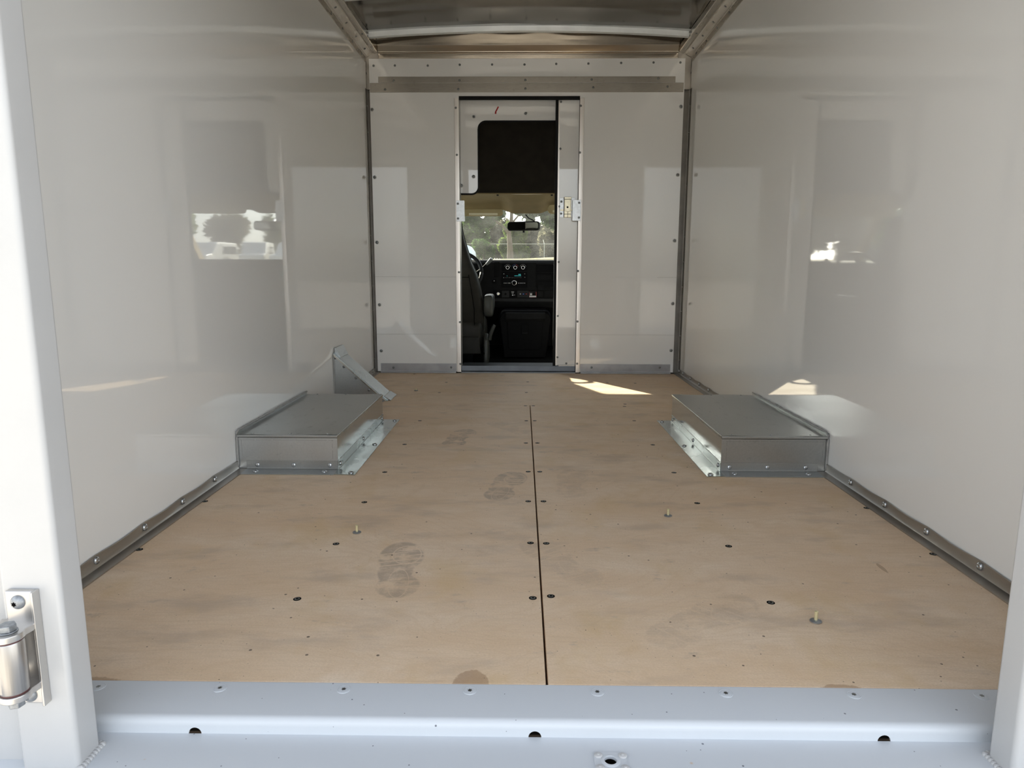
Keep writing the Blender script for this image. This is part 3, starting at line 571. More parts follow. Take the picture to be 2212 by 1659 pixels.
# ------------------------------------------------------------------ wheel boxes
def wheel_box(sgn, label, xin, yf, yb, zt, flx, seed, fm='galv'):
    rnd = random.Random(seed); X = sgn*(WX-.002)
    t = root('wheel_box', (sgn*.88, (yf+yb)/2, 0), label, 'wheel box')
    def bx(a, b, *r): return MB().box(min(a, b), max(a, b), *r)
    xi = sgn*xin
    obj('front_plate', bx(X, xi, yf, yf+.002, 0.004, zt-.0025), M[fm], t)
    obj('side_plate', bx(xi, xi-sgn*-.002, yf+.0022, yb-.0005, 0.004, zt-.0025), M['galv_side'], t)
    obj('rear_plate', bx(X, xi, yb-.002, yb, 0.004, zt-.0025), M['galv'], t)
    # lid dips slightly in the middle and folds over the edges
    def lid(u, v):
        x = X+(xi+(-sgn*.0025)-X)*u; y = yf-.0025+(yb-yf+.005)*v
        return (x, y, zt-.004*math.sin(PI*u)*math.sin(PI*v)+.0012*math.sin(9*u+5*v))
    mb = MB().grid(lid, 14, 22); n = len(mb.v)
    obj('lid', mb, M['galv'], t, smooth=True, flat=True)
    obj('lid_shade_strip', bx(X, xi-sgn*.0006, yf-.0008, yf+.001, zt-.0118, zt-.0095), M['hole'], t)  # dark strip painted in as the shadow under the lid overlap
    obj('lid_edge', bx(X, xi-sgn*.0035, yf-.0035, yf-.0005, zt-.010, zt-.0004), M['galv'], t, bev=.001, seg=1)
    obj('lid_edge', bx(xi-sgn*.0005, xi-sgn*.0035, yf-.0035, yb+.0025, zt-.010, zt-.0004), M['galv_lt'], t, bev=.001, seg=1)
    ye, yr = yf-.066, yb+.022
    f = obj('front_flange', MB().prism([(yf-.0025, .0345), (yf-.0002, .0345), (yf-.0002, .0002), (ye, .0002), (ye, .0030), (yf-.0045, .0042), (yf-.0025, .0062)], 0, min(sgn*1.03, xi), max(sgn*1.03, xi)), M['galv'], t, bev=.0006, seg=1)
    xo = sgn*flx
    f2 = obj('side_flange', MB().prism([(xi-sgn*.0002, .0345), (xi-sgn*.0025, .0345), (xi-sgn*.0025, .0062), (xi-sgn*.0045, .0042), (xi-sgn*.0046, .0006), (xi-sgn*.0002, .0006)], 1, yf-.002, yb).prism([(xi, ye+.004), (xo, ye), (xo, yr), (xi-sgn*.0002, yr), (xi-sgn*.0002, yb), (xi-sgn*.003, yb), (xi-sgn*.003, yf), (xi, yf-.003)], 2, .0004, .0033), M['galv_lt'], t, bev=.0005, seg=1)
    for k in range(3):
        xx = X+(xi-X)*(0.20+.36*k)
        stamp('rivet', 'rivet_lt', f, (xx, yf-.0025, .0185), (0, -1, 0))
    for k in range(3):
        xx = X+(xi-X)*(0.16+.37*k)
        stamp('lid_screw', 'small_screw', t, (xx, yf+.012, zt+.0002), (0, 0, 1)); stamp('lid_screw', 'small_screw', t, (xx, yb-.015, zt+.0002), (0, 0, 1))
    for x in (sgn*.985, sgn*(xin+.04)): stamp('screw', 'trim_screw', f, (x, yf-.038, .0034), (0, 0, 1))
    for y in (ye+.02, yf+.36, yr-.03): stamp('screw', 'trim_screw', f2, (sgn*(flx+.018), y, .0032), (0, 0, 1))
    for y in (yf+.025, yf+.40, yb-.03): stamp('rivet', 'rivet_lt', f2, (xi-sgn*.0026, y, .0185), (-sgn, 0, 0))
    pth = []; rs = []
    for i in range(9): pth.append((X-sgn*.003, yf-.004, .010+(zt-.008)*i/8)); rs.append(.0035+.0012*rnd.random())
    for i in range(1, 42): pth.append((X-sgn*(.003+.003*rnd.random()), yf-.004+(yb-yf)*i/41, zt+.0115+.003*rnd.random())); rs.append(.0028+.0018*rnd.random())
    obj('wall_flange', bx(X+sgn*.001, X-sgn*.003, yf-.003, yb+.002, zt-.001, zt+.011), M['galv'], t)
    obj('sealant_bead', MB().tube(pth, rs, 7), M['sealant'], t, smooth=True, flat=True)
    # pencilled layout lines on the front plate
    L = MB()
    def dash(x0, z0, x1, z1):
        d = math.hypot(x1-x0, z1-z0); n = int(d/.006)
        for i in range(n):
            if rnd.random() < .12: continue
            a, b = i/n, (i+.62)/n
            xa, za, xb, zb = x0+(x1-x0)*a, z0+(z1-z0)*a, x0+(x1-x0)*b, z0+(z1-z0)*b
            L.box(min(xa, xb)-.0004, max(xa, xb)+.0004, yf-.0004, yf, min(za, zb)-.0004, max(za, zb)+.0004)
    dash(X-sgn*.012, zt-.020, xi+sgn*.012, zt-.020); dash(X-sgn*.018, zt-.020, X-sgn*.018, .05); dash(xi+sgn*.018, zt-.02, xi+sgn*.018, .04)
    obj('layout_lines', L, M['screw_dk'], t)['kind'] = 'stuff'
    return t
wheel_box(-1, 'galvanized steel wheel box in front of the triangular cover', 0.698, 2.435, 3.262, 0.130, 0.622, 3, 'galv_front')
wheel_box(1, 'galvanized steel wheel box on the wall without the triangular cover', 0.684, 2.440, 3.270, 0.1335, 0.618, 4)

# triangular cover
tc = root('fuel_filler_cover', (-0.93, 3.86, 0), 'triangular galvanized steel cover against the wall behind the wheel box', 'cover')
A, B_, C_ = (-1.062, 0.001), (-1.062, 0.262), (-0.778, 0.001)
obj('front_plate', MB().prism([(-1.060, .002), (-1.060, .252), (-.788, .002)], 1, 3.772, 3.7745), M['galv'], tc)
obj('lid', MB().prism([(-1.062, .255), (-1.062, .266), (-.772, .001), (-.784, .001)], 1, 3.764, 3.955), M['galv_lt'], tc, bev=.001, seg=1)
obj('top_tab', MB().prism([(-1.0625, .266), (-1.0625, .292), (-1.055, .292), (-1.028, .2395), (-1.034, .236)], 1, 3.79, 3.955), M['galv'], tc, bev=.001, seg=1)
obj('foot_tab', MB().prism([(-.800, .022), (-.790, .026), (-.756, .0045), (-.756, .001), (-.770, .001)], 1, 3.775, 3.955), M['galv_lt'], tc, bev=.001, seg=1)
obj('edge_hem', MB().prism([(-1.060, .248), (-1.060, .2565), (-.781, .0015), (-.7895, .0015)], 1, 3.7610, 3.7638), M['alum'], tc)
obj('wall_bead', MB().box(-1.0635, -1.059, 3.766, 3.771, .002, .262), M['sealant'], tc)
obj('bottom_flange', MB().box(-1.03, -.79, 3.74, 3.772, .0003, .003), M['galv'], tc)
obj('rear_plate', MB().prism([(-1.060, .002), (-1.060, .252), (-.788, .002)], 1, 3.948, 3.951), M['galv'], tc)
for px, py in ((728, 770), (747, 789), (773, 813), (801, 839)):
    q = at(px, py, Y=3.772); stamp('rivet', 'rivet', tc, (q.x-.011, 3.772, q.z-.009), (0, -1, 0))

# loose upright screws on the plywood
PINL = ['upturned zinc screw by the wheel box of the triangular cover', 'upturned zinc screw halfway along the floor near the other wheel box', 'upturned zinc screw closest to the rear sill', 'upturned zinc screw on the plywood nearest the bulkhead']
for (px, py), lab, ln_ in zip(((771, 1151), (1443, 1115), (1762, 1343), (899, 844)), PINL, (.020, .020, .021, .012)):
    q = at(px, py, Z=0.0)
    r_ = root('screw', (q.x, q.y, 0), lab, 'screw', 'loose upturned screws on the plywood')
    obj('head', MB().lathe([(.0095, .0003), (.0118, .0015), (.0118, .0026), (.0085, .0040), (.003, .0046)], 22, (q.x, q.y, 0)), M['bolt'], r_, smooth=True)
    obj('shank', MB().lathe([(.0036, .004), (.0036, ln_), (.0040, ln_+.0003), (.0040, ln_+.0022), (.0014, ln_+.003)], 14, (q.x, q.y, 0)), M['brass'], r_, smooth=True)

# ------------------------------------------------------------------ sliding door in the doorway
dr = root('door_1', (0.40, 4.90, 0.05), 'white sliding door pushed partly open behind the bulkhead', 'door', kind='structure')
obj('door_panel', MB().box(0.206, 1.00, 4.884, 4.912, 0.052, 1.90), M['liner'], dr, bev=.0015, seg=1)
obj('edge_channel', MB().box(0.2045, 0.214, 4.882, 4.914, 0.050, 1.90), M['alum_post'], dr)
obj('edge_seal', MB().box(0.186, 0.2045, 4.886, 4.912, 0.030, 1.90), M['rubber'], dr, bev=.003)
obj('bottom_guide', MB().box(0.226, 0.62, 4.882, 4.890, 0.024, 0.050), M['alum_post'], dr)
for px, py in ((1210.5, 220), (1209, 321.5), (1207, 446), (1205.5, 566), (1203.5, 682.5), (1202.7, 771.5), (1222, 785)):
    q = at(px, py, Y=4.884); stamp('rivet', 'rivet', dr, (q.x+.004, 4.884, q.z), (0, -1, 0))
th = root('trim_6', (0, 4.9, 0), 'dark grey metal threshold across the doorway', 'threshold', kind='structure')
obj('step', MB().prism([(4.850, 0.0), (4.850, .006), (4.856, .010), (4.876, .010), (4.878, .046), (5.05, .046), (5.05, 0.0)], 0, DL, DR), M['threshold'], th, bev=.001, seg=1)
obj('lip', MB().box(DL, DR, 4.838, 4.8495, 0.0002, .004), M['kick'], th)

# latch on the sliding door and the two strike plates
lt = root('door_latch', (.25, 4.884, 1.12), 'cream zinc slam latch screwed to the sliding door edge', 'latch')
def rect_at(x0, y0, x1, y1, Y): a = at(x0, y0, Y=Y); b = at(x1, y1, Y=Y); return a.x, b.x, b.z, a.z
x0, x1, z0, z1 = rect_at(1209.5, 427.5, 1241.5, 469.5, 4.884)
obj('base_plate', MB().box(x0, x1, 4.8815, 4.8838, z0, z1), M['plate_zinc'], lt, bev=.001)
cx0, cx1, cz0, cz1 = rect_at(1219, 425.8, 1233.5, 470, 4.88)
obj('case', MB().box(cx0, cx1, 4.867, 4.8814, cz0, cz1), M['gold_zinc'], lt, bev=.002)
bx0, bx1, bz0, bz1 = rect_at(1220.3, 431, 1232.3, 456.5, 4.866)
bt_ = obj('button', MB().prism([(bx0, bz1), (bx1, bz1), (bx1, bz0+.008)]+[((bx0+bx1)/2+(bx1-bx0)/2*math.cos(PI*i/8), bz0+.008-.010*math.sin(PI*i/8)) for i in range(1, 8)]+[(bx0, bz0+.008)], 1, 4.8605, 4.8668), M['gold_zinc'], lt, bev=.0015)
q = at(1226, 447.5, Y=4.86); obj('keyhole', MB().lathe([(.0065, 0), (.0060, .0012), (.001, .0012)], 16, (q.x, 4.8604, q.z), (0, -1, 0)), M['hole'], bt_)
obj('seam', MB().box(cx0-.0005, cx1+.0005, 4.8662, 4.8668, cz0+.020, cz0+.023).box(cx0-.0005, cx1+.0005, 4.8662, 4.8668, cz1-.016, cz1-.013).box((cx0+cx1)/2-.002, (cx0+cx1)/2+.001, 4.8662, 4.8668, cz0, cz0+.040).box(cx0-.003, cx0+.0005, 4.870, 4.8814, cz0, cz1), M['holebrown'], lt)
a_ = at(1210, 455.5, Y=4.88); b2 = at(1240, 452, Y=4.88)
for u0, u1 in ((a_.x, cx0-.003), (cx1, cx1+.03)): obj('bolt_bar', MB().box(u0, u1, 4.874, 4.8814, a_.z, a_.z+.010), M['gold_zinc'], lt, bev=.001)
for px, py in ((1212.7, 435.6), (1212, 461.5)): q = at(px, py, Y=4.8815); stamp('screw', 'rivet', lt, (q.x, 4.8815, q.z), (0, -1, 0))
for nm, lab, pr, rv in (('strike_plate', 'galvanized strike plate on the door jamb away from the latch', (985.5, 433, 1003.5, 478.5), ((989, 440), (989.5, 472))), ('strike_plate', 'galvanized strike plate on the door jamb beside the slam latch', (1237, 431.5, 1254.5, 477), ((1251, 438), (1250.5, 470)))):
    x0, x1, z0, z1 = rect_at(*pr, YB-.008)
    s_ = root(nm, ((x0+x1)/2, YB-.007, z0), lab, 'strike plate')
    obj('plate', MB().box(x0, x1, YB-.009, YB-.0062, z0, z1), M['plate_zinc'], s_, bev=.0012)
    obj('return_edge', MB().box(*( (x1-.004, x1) if pr[0] < 1100 else (x0, x0+.004)), YB-.0062, YB+.02, z0+.004, z1-.004), M['plate_zinc'], s_)
    for px, py in rv: q = at(px, py, Y=YB-.009); stamp('rivet', 'rivet', s_, (q.x, YB-.009, q.z), (0, -1, 0))

# ------------------------------------------------------------------ cab shell
cw = root('wall_front', (0, 4.96, 1.2), 'white cab rear wall with rounded black-edged opening and dark sheet for unlit overhead cavity', 'wall', kind='structure')
YC = 4.95
xl, zt_, zb = -0.3345, 1.7075, 1.2285; rf = .05
inner = []
for i in range(9): a = PI/2*i/8; inner.append((xl-rf+rf*math.cos(a), zb+rf-rf*math.sin(a)))    # outer lower corner, from right side to bottom
inner = inner[::1]
up_ = [(xl+rf-rf*math.cos(a), zt_-rf+rf*math.sin(a)) for a in [PI/2*i/8 for i in range(9)]]
xr_ = 0.60
upr = [(xr_-rf+rf*math.cos(a), zt_-rf+rf*math.sin(a)) for a in [PI/2-PI/2*i/8 for i in range(9)]]
lor = [(xr_+rf-rf*math.cos(a), zb+rf-rf*math.sin(a)) for a in [PI/2*i/8 for i in range(9)]]
edge = list(reversed(inner))+up_+upr+lor          # from lower left bottom edge round to lower right bottom edge
poly = [(-0.95, zb), ]+edge+[(0.95, zb), (0.95, 2.05), (-0.95, 2.05)]
obj('cab_back_panel', MB().prism(poly, 1, YC, YC+.02), M['liner'], cw)
pth = [(-0.95, YC-.002, zb)]+[(a, YC-.002, b) for a, b in edge]+[(0.95, YC-.002, zb)]
obj('edge_rubber', MB().tube(pth, .0065, 8), M['rubber'], cw, smooth=True)
for px, py in ((1023.5, 252.6), (1135.7, 245.5), (1023, 381.6), (996.5, 401)):
    q = at(px, py, Y=YC); stamp('rivet', 'washer_rivet', cw, (q.x, YC, q.z), (0, -1, 0))
q0, q1, q2 = at(1076.5, 230.5, Y=YC), at(1071, 241, Y=YC), at(1070.3, 246, Y=YC)
obj('marker_stroke', MB().tube([(q0.x, YC-.0003, q0.z), (q1.x, YC-.0003, q1.z), (q2.x, YC-.0003, q2.z)], [.0045, .0055, .0065], 6), M['red'], cw)
for y in (YC+.02,):
    obj('overhead_shade_sheet', MB().prism([(5.00, 2.02), (5.03, 2.02), (5.58, 1.296), (5.55, 1.293)], 0, -0.95, 0.95), M['cavity_dark'], cw)  # dark sloping sheet standing in for the unlit cavity above the cab
# side closures of the cab (outer shell), with door window openings
cs = root('cab_shell', (0, 5.8, 0), 'white cab bodywork with black interior doors around the seats', 'cab', kind='structure')
for sgn in (-1, 1):
    X0, X1 = (0.90, 0.95) if sgn > 0 else (-0.95, -0.90)
    obj('door_trim', MB().box(X0, X1, 5.25, 6.75, -0.10, 0.74), M['plastic'], cs, bev=.01)
    obj('rear_side_panel', MB().box(X0, X1, 4.872, 5.25, -0.10, 2.05), M['plastic'], cs)
    obj('front_pillar', MB().prism([(6.62, .72), (6.74, .72), (6.20, 1.30), (6.08, 1.30)], 0, X0, X1), M['headliner'], cs, bev=.01)
    obj('roof_side', MB().prism([(5.25, 1.22), (6.16, 1.22), (6.12, 1.34), (5.25, 2.05)], 0, X0, X1), M['headliner'], cs)
obj('roof_top', MB().prism([(4.905, 2.17), (4.905, 2.13), (5.60, 1.42), (6.05, 1.30), (6.10, 1.33), (5.64, 1.48), (5.0, 2.17)], 0, -0.96, 0.96), M['hood'], cs)
obj('bellows', MB().box(-1.0, -.95, 4.872, 4.98, -0.1, 2.1).box(.95, 1.0, 4.872, 4.98, -.1, 2.1), M['rubber'], cs)
obj('hood', MB().prism([(6.70, .70), (7.35, .60), (7.45, .50), (7.45, -.30), (6.70, -.30)], 0, -.9, .9), M['hood'], cs, bev=.04, seg=3)
obj('cowl', MB().box(-.92, .92, 6.60, 6.78, -.30, .735), M['plastic'], cs)
for k, (sgn, lab) in enumerate(((-1, "driver's side window pane of the cab"), (1, 'passenger side window pane of the cab'))):
    X = sgn*.925; tag(obj('window_%d' % (2+k), MB().prism([(5.26, .735), (6.66, .735), (6.15, 1.225), (5.26, 1.225)], 0, X-.002, X+.002), M['glass']), lab, 'window', kind='structure')
def wsf(u, v):
    x = -.90+1.80*u; b = .05*(1-(x/.9)**2)
    return (x, 6.66-.56*v+b, .742+.50*v)
tag(obj('window_1', MB().grid(wsf, 12, 4), M['windshield'], smooth=True, flat=True), 'windshield of the cab with trees beyond', 'window', kind='structure')
cf = tag(obj('cab_floor', MB().box(-.95, .95, 5.05, 6.60, -.05, .004), M['carpet']), 'black cab floor mat beyond the threshold', 'floor', kind='structure')
# headliner with a lower middle
def sstep(a, b, x): t_ = max(0, min(1, (x-a)/(b-a))); return t_*t_*(3-2*t_)
def hl(u, v):
    x = -.90+1.80*u; y = 5.55+.50*v
    mid = sstep(-.21, -.10, x)*(1-sstep(.10, .21, x))
    zf_ = 1.214-.034*mid
    side = 1.300-(1.300-zf_)*v**3.5; cen = 1.290-(1.290-zf_)*v**1.15
    return (x, y-.05*mid*v, side*(1-mid)+cen*mid)
rf_ = root('cab_roof', (0, 5.8, 1.25), 'tan cab headliner above the windshield', 'headliner', kind='structure')
obj('headliner', MB().grid(hl, 60, 20), M['headliner'], rf_, smooth=True, flat=True)
obj('rear_edge', MB().tube([(-.9, 5.55, 1.297), (.9, 5.55, 1.297)], .006, 8), M['headliner'], rf_, smooth=True)
for px in (1075, 1192): q = at(px, 422, Y=5.545); obj('clip', MB().box(q.x-.008, q.x+.008, 5.538, 5.548, q.z-.004, q.z+.006), M['rubber'], rf_, bev=.001)

# ------------------------------------------------------------------ cab furniture
YD = 6.0
def RX(px, py): q = at(px, py, Y=YD); return q.x, q.z
db = root('dashboard', (0, 6.2, .6), 'black plastic dashboard with radio, vents and switches', 'dashboard')
obj('body', MB().prism([(6.005, .44), (6.0, .47), (6.0, .772), (6.03, .795), (6.15, .800), (6.62, .735), (6.62, .30), (6.20, .30), (6.06, .40)], 0, -.89, .89), M['plastic'], db, bev=.006)
hood_ = MB().prism([(5.93, .68), (5.92, .76), (5.97, .795), (6.10, .80), (6.15, .78), (6.15, .68)], 0, -.80, -.40); obj('instrument_hood', hood_, M['plastic'], db, bev=.012)
def pan(name, px0, py0, px1, py1, depth, mat, par=db, bev=.002, y=YD):
    x0, z1 = RX(px0, py0); x1, z0 = RX(px1, py1); return obj(name, MB().box(x0, x1, y-depth, y, z0, z1), mat, par, bev=bev), (x0, x1, z0, z1)
v1, (x0, x1, z0, z1) = pan('side_vent', 1068, 566, 1079, 598, .003, M['plastic_pan'])
for i in range(4):
    xx = x0+(x1-x0)*(.2+.2*i); obj('vane', MB().box(xx-.002, xx+.002, YD-.007, YD-.0031, z0+.004, z1-.004), M['plastic'], v1)
k_, (x0, x1, z0, z1) = pan('mirror_switch', 1063.5, 603, 1072, 612.5, .004, M['plastic_pan']); obj('mark', MB().box(x0+.012, x0+.02, YD-.0046, YD-.004, z0+.02, z0+.025), M['print'], k_)
hv, (x0, x1, z0, z1) = pan('climate_panel', 1084, 569.5, 1138.5, 585, .004, M['plastic_pan'])
def knob(par, px, py, r, mark=True):
    x, z = RX(px, py)
    k = obj('knob', MB().lathe([(r, 0), (r, .004), (r*.90, .0055), (r*.80, .0055)], 22, (x, YD-.004, z), (0, -1, 0)), M['chrome'], par, smooth=True)
    obj('knob_face', MB().lathe([(r*.82, .0), (r*.78, .012), (r*.62, .014), (.001, .014)], 22, (x, YD-.004, z), (0, -1, 0)), M['plastic_pan'], k, smooth=True); return k
for i, px in enumerate((1096.5, 1113, 1129.8)):
    knob(hv, px, 578, .0158); x, z = RX(px, 578)
    mb = MB(); mr = MB()
    for j in range(7):
        a = R(25+130*j/6); c_ = (x+.026*math.cos(a), z+.026*math.sin(a)); tgt = mr if (i == 1 and j < 3) else mb
        tgt.box(c_[0]-.0016, c_[0]+.0016, YD-.0046, YD-.0039, c_[1]-.0016, c_[1]+.0016)
    obj('dial_marks', mb, M['blueprint'] if i == 1 else M['print'], hv)
    if i == 1: obj('dial_marks', mr, M['redlabel'], hv)
rd, (x0, x1, z0, z1) = pan('radio', 1084, 587.5, 1139, 621, .006, M['plastic_pan'])
dx0, dz1 = RX(1097, 588.5); dx1, dz0 = RX(1131, 597)
ds = obj('display', MB().box(dx0, dx1, YD-.0068, YD-.006, dz0, dz1), M['plastic_pan'], rd)
L = MB()
for px0, py0, px1, py1 in ((1120, 592, 1122, 594.2), (1122.6, 592, 1124.8, 594.2), (1111.2, 595.2, 1114.6, 596.4), (1115, 595.2, 1118, 596.4), (1118.6, 595.2, 1121, 596.4), (1121.6, 595.2, 1125.2, 596.4), (1094.8, 595.6, 1096, 596.6)):
    a, b = RX(px0, py0); c_, d = RX(px1, py1); L.box(a, c_, YD-.0074, YD-.0068, d, b)
obj('display_digits', L, M['display'], ds)['kind'] = 'stuff'
knob(rd, 1110.8, 611, .0220)
L = MB()
for px in [1092.5+2.4*i for i in range(15)]:
    a, b = RX(px, 599.3+(.5 if int(px*2) % 2 else 0)); L.box(a-.0014, a+.0014, YD-.0066, YD-.006, b-.0010, b+.0012)
for px in (1089, 1092, 1095, 1098.5, 1101.5, 1120.5, 1124, 1127, 1130, 1133.5):
    a, b = RX(px, 611.5); L.box(a-.0032, a+.0032, YD-.0066, YD-.006, b-.0028, b+.0028)
for px, py in ((1088.5, 591.5), (1133.5, 591.5), (1088.3, 600), (1133.8, 599)): a, b = RX(px, py); L.box(a-.003, a+.003, YD-.0066, YD-.006, b-.002, b+.002)
obj('button_print', L, M['print'], rd)['kind'] = 'stuff'
rv_, (x0, x1, z0, z1) = pan('passenger_vent', 1158, 569, 1198, 620, .004, M['plastic_pan'])
for i, f_ in enumerate((.0, .30, .62, .97)):
    zz = z0+(z1-z0)*f_; obj('vent_bar', MB().box(x0, x1, YD-.012, YD-.0041, zz-.004, zz+.004), M['plastic'], rv_, bev=.002)
L = MB()
for i in range(4): L.box(x0+.012, x1-.03, YD-.008, YD-.0041, z0+.068+.009*i, z0+.070+.009*i)
obj('vent_slat', L, M['plastic_sw'], rv_)
pan('cup_tab', 1161, 615, 1174.5, 627, .018, M['plastic'], bev=.003)
sb, (x0, x1, z0, z1) = pan('switch_bank', 1065.5, 627, 1198, 643, .003, M['plastic_pan'], bev=.001)
lx, lz = RX(1076.3, 634.5)
lg = obj('lighter_socket', MB().lathe([(.0155, 0), (.0155, .006), (.0115, .008), (.0110, .002), (.001, .002)], 22, (lx, YD-.003, lz), (0, -1, 0)), M['chrome'], db, smooth=True)
obj('lighter_plug', MB().lathe([(.006, 0), (.006, .003), (.001, .003)], 12, (lx+.002, YD-.0052, lz-.004), (0, -1, 0)), M['brass'], lg)
for px0, px1, mat in ((1084, 1100, 'plastic_sw'), (1117.5, 1142, 'plastic_sw'), (1176, 1197, 'plastic')):
    pan('switch_panel', px0, 628, px1, 642.5, .0055, M[mat], sb, .001)
for px, col in ((1092, 'plastic_pan'), (1124, 'plastic_pan'), (1130.5, 'plastic_pan'), (1137, 'plastic_pan')):
    x, z = RX(px, 635); kb = obj('button', MB().lathe([(.010, 0), (.0095, .004), (.001, .004)], 16, (x, YD-.0055, z), (0, -1, 0)), M[col], sb)
for px, mat in ((1124, 'print'), (1130.5, 'blueprint'), (1137, 'redlabel')):
    x, z = RX(px, 635); obj('button_mark', MB().box(x-.005, x+.005, YD-.0102, YD-.0096, z-.004, z+.004), M[mat], sb)
L = MB()
for px0, py0, px1, py1 in ((1104.5, 630, 1110.5, 631.2), (1105.3, 633, 1109.5, 634), (1106, 636.2, 1109, 638.6), (1110.5, 636.8, 1112.5, 637.8)):
    a, b = RX(px0, py0); c_, d = RX(px1, py1); L.box(a, c_, YD-.0036, YD-.003, d, b)
obj('airbag_print', L, M['print'], sb)['kind'] = 'stuff'
st, (x0, x1, z0, z1) = pan('sticker', 1143.3, 630, 1158.5, 642.3, .0034, M['plastic_sw'], db, 0)
L = MB().box(x0+.001, x1-.001, YD-.004, YD-.0034, z0+.001, z0+.014).box(x0+.006, x0+.024, YD-.004, YD-.0034, z0+.018, z0+.034); obj('sticker_print', L, M['print'], st)['kind'] = 'stuff'; obj('sticker_border', MB().box(x0, x1, YD-.0037, YD-.0033, z0, z0+.0012).box(x0, x0+.0012, YD-.0037, YD-.0033, z0, z1).box(x1-.003, x1, YD-.0037, YD-.0033, z0, z1), M['redlabel'], st)
obj('sticker_picture', MB().box(x0+.028, x1-.004, YD-.004, YD-.0034, z0+.017, z1-.004), M['plastic_pan'], st)
pan('lower_cover', 1161.5, 627.5, 1173, 642, .012, M['plastic'], db, .003)
obj('knee_roll', MB().prism([(5.985, .445), (5.985, .475), (6.01, .475), (6.06, .40), (6.04, .39)], 0, -.27, .30), M['plastic_sw'], db, bev=.006)

# engine cover between the seats
ec = root('engine_cover', (0, 5.8, 0.004), 'black engine cover box below the dashboard', 'engine cover')
def sec(y, k): # rounded trapezoid outline
    pts = [(-.190, .012), (-.185, .04), (-.222, .335), (-.205, .372), (-.18, .388), (.165, .388), (.19, .372), (.207, .335), (.172, .04), (.165, .012)]
    return [(x*k-.005*(1-k), y, z*k+.004) for x, z in pts]
obj('shell', MB().sweep([sec(5.60, .94), sec(5.605, .97), sec(5.62, 1.0), sec(5.98, 1.0)]), M['plastic_pan'], ec, bev=.004)
x0, x1, z0, z1 = rect_at(1097, 692, 1171, 756, 5.598)
obj('front_panel', MB().prism([(x0+.02, z0), (x1-.02, z0), (x1-.005, z0+.02), (x1+.006, z1-.01), (x1-.004, z1), (x0+.004, z1), (x0-.006, z1-.01), (x0+.005, z0+.02)], 1, 5.592, 5.600), M['plastic_pan'], ec, bev=.003)
x0, x1, z0, z1 = rect_at(1126, 700.5, 1141.5, 722.5, 5.59)
la = obj('latch', MB().box(x0, x1, 5.587, 5.592, z0, z1), M['plastic_pan'], ec, bev=.002); obj('latch_lip', MB().box(x0+.006, x1-.006, 5.584, 5.587, z0+.004, z0+.018), M['plastic'], la)
x0, x1, z0, z1 = rect_at(1090, 668, 1180, 682, 5.60)
obj('tray', MB().prism([(5.57, .330), (5.585, .375), (5.70, .392), (5.74, .392), (5.74, .30), (5.60, .30)], 0, -.165, .155), M['plastic'], ec, bev=.006)

# driver's seat, seen from behind
ds_ = root('driver_seat', (-.575, 5.35, .004), 'dark grey vinyl driver seat with fold-down armrest', 'seat')
prof = [(.235, .235), (.25, .252), (.30, .259), (.42, .262), (.52, .246), (.60, .230), (.68, .212), (.757, .178), (.80, .164), (.858, .146), (.92, .128), (.99, .112), (1.05, .104), (1.09, .085), (1.105, .055)]
secs = []
for z, wd in prof:
    yo = 5.30-.20*(z-.23); dep = .055+.03*math.sin(PI*min(1, (z-.2)/.9)); e = 0.42
    ring = []
    for j in range(24):
        a = 2*PI*j/24; cx_, sy_ = math.cos(a), math.sin(a)
        ring.append((-.575+wd*math.copysign(abs(cx_)**e, cx_), yo+dep*math.copysign(abs(sy_)**.6, sy_), z))
    secs.append(ring)
obj('backrest', MB().sweep(secs), M['seat'], ds_, smooth=True, flat=True)
pp = []
for sx_ in (1,):
    pth = [(-.575+wd*.995, 5.30-.20*(z-.23)-.01, z) for z, wd in prof[1:13]]; obj('piping', MB().tube(pth, .005, 6), M['seat_plastic'], ds_, smooth=True)
    pth = [(-.575+wd*.72, 5.30-.20*(z-.23)-.066-.024*math.sin(PI*min(1, (z-.2)/.9)), z) for z, wd in prof[2:7]]; obj('stitching', MB().tube(pth, .003, 6), M['plastic_pan'], ds_, smooth=True)
obj('seam', MB().tube([(-.78, 5.30-.20*.41-.09, .66), (-.575, 5.30-.20*.41-.094, .662), (-.42, 5.30-.20*.41-.088, .66)], .003, 6), M['plastic_pan'], ds_, smooth=True)
secs = []
for y, zt2, zb2, wd in ((5.20, .30, .12, .22), (5.23, .36, .10, .245), (5.45, .36, .09, .262), (5.70, .37, .10, .262), (5.80, .35, .13, .25), (5.83, .30, .17, .22)):
    ring = []
    for j in range(20):
        a = 2*PI*j/20; cx_, sy_ = math.cos(a), math.sin(a); ring.append((-.575+wd*math.copysign(abs(cx_)**.4, cx_), y, (zt2+zb2)/2+(zt2-zb2)/2*math.copysign(abs(sy_)**.5, sy_)))
    secs.append(ring)
obj('cushion', MB().sweep(secs), M['seat'], ds_, smooth=True, flat=True)
obj('pedestal', MB().box(-.76, -.40, 5.28, 5.74, .004, .10), M['plastic_pan'], ds_, bev=.01)
obj('rear_skirt', MB().prism([(-.80, .22), (-.352, .22), (-.338, .09), (-.80, .09)], 1, 5.19, 5.21), M['seat'], ds_, bev=.008)
obj('side_shield', MB().prism([(5.17, .005), (5.16, .08), (5.185, .20), (5.25, .245), (5.32, .20), (5.50, .12), (5.50, .03), (5.30, .005)], 0, -.318, -.285), M['seat_plastic'], ds_, bev=.012, seg=3)
q = at(1049, 763, Y=5.16); obj('shield_screw', MB().lathe([(.005, 0), (.004, .002), (.001, .002)], 12, (q.x-.012, 5.159, q.z), (0, -1, 0)), M['hole'], ds_)
